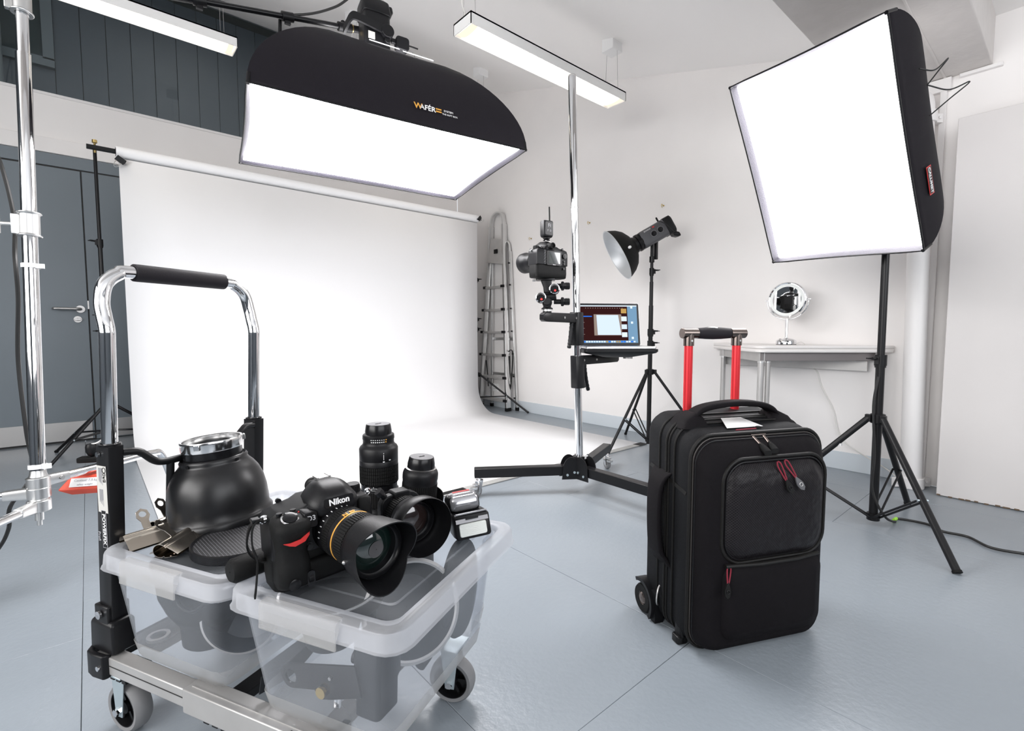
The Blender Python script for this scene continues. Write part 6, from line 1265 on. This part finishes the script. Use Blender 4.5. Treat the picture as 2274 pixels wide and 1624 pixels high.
mb = MB(); mb.cyl(GP(-.03, 0, .05), GP(.04, 0, .06), .018); mb.cyl(GP(-.01, .0, .07), GP(.04, 0, .09), .017); mb.loft([[GP(x + c, y, z) for x, y in rrect(w_, .05, .006, 2)] for c, w_, z in ((.01, .05, .075), (0, .036, .10), (-.004, .05, .128))]); build(mb, 'head_frame', blk_plas, gh, W=True, bev=.002)
for r, z in ((.085, .035), (.085, .105)):
    mb = MB(); mb.cyl(GP(.03, -.005, z), GP(.065, -.005, z), .011, n=18); M_ = axisframe(GP(.06, -.005, z), sx_); mb.lathe([(.010, 0), (.020, .003), (.021, .012), (.014, .018), (.016, .022), (.016, .038), (.012, .042), (.001, .042)], M_, 8); build(mb, 'gear_knob', blk_plas, gh, W=True, bev=.001)
mb = MB(); mb.cyl(GP(.0, .02, .03), GP(.0, .06, .032), .014); build(mb, 'front_knob', blk_plas, gh, W=True, bev=.001)
mb = MB(); mb.loft([[GP(x - .008, y, z) for x, y in rrect(.085, .055, .008, 3)] for z in (.128, .134, .137)]); build(mb, 'quick_release_plate', blk_sat, gh, W=True, bev=.001); build(MB().cyl(GP(-.052, .0, .131), GP(-.066, .0, .131), .006, n=12), 'plate_lever', steel, gh, W=True)
MCam = frame((PH.x + .0, PH.y + .0, PH.z + .1375), (-1, .16, 0), (0, 0, 1))     # front (-y local) looks to +y world
c2 = slr('camera', 'black camera mounted on the column head, seen from behind', MCam, 1.07, marks=False)
ML3 = MCam @ frame((.0150, -.036, .0856), (1, 0, 0), (0, -1, 0))
l5 = thing('camera_lens', 'wide-fronted lens on the column camera pointing at the backdrop', 'lens', ML3)
build(MB().lathe([(.030, -.004), (.035, .0), (.035, .018), (.036, .02)], n=40), 'rear_barrel', blk_plas, l5); build(MB().ribs(.0365, .020, .050, 60, .0011), 'focus_ring', blk_rub, l5)
build(MB().lathe([(.0355, .05), (.0375, .056), (.0385, .075), (.041, .090), (.046, .100), (.0475, .104), (.0475, .128), (.0460, .129), (.0450, .106), (.038, .096)], n=48), 'front_hood', blk_plas, l5, sharp=50)
build(MB().lathe([(.038, .100), (.02, .103), (.0005, .104)], n=40), 'front_glass', glass_dark, l5); build(MB().cyl((.034, 0, .028), (.046, 0, .028), .006, n=12), 'side_knob', blk_sat, l5)
MT2 = MCam @ Mx.Translation((.012, .010, .1665))
tg = thing('radio_trigger', 'black radio trigger with upright aerial on top of the column camera', 'trigger', MT2)
build(MB().lathe([(.015, -.004), (.016, 0), (.010, .004), (.016, .007), (.016, .010), (.010, .013)], n=24), 'foot_wheel', blk_plas, tg)
mb = MB(); mb.loft([[(x, y, z) for x, y in rrect(.052 * k, .034 * k, .007, 4)] for z, k in ((.012, .80), (.017, .95), (.024, 1), (.078, 1), (.084, .92))]); build(mb, 'trigger_case', blk_plas, tg, sharp=60)
build(MB().loft([[(x, y, .050 + z) for x, z in rrect(.040, .056, .006, 3)] for y in (.0168, .0182)]), 'face_panel', blk_sat, tg)
text('FI', .022, frame((-.002, .0186, .062), (-1, 0, 0), (0, 1, 0)), grey_ink, tg, name='display_mark'); text('F  D', .012, frame((-.002, .0186, .040), (-1, 0, 0), (0, 1, 0)), grey_ink, tg, name='display_mark')
build(MB().cyl((-.016, .0, .084), (-.016, 0, .090), .004, n=12).cyl((-.016, .0, .088), (-.014, 0, .148), .0032, n=12), 'aerial', blk_rub, tg)
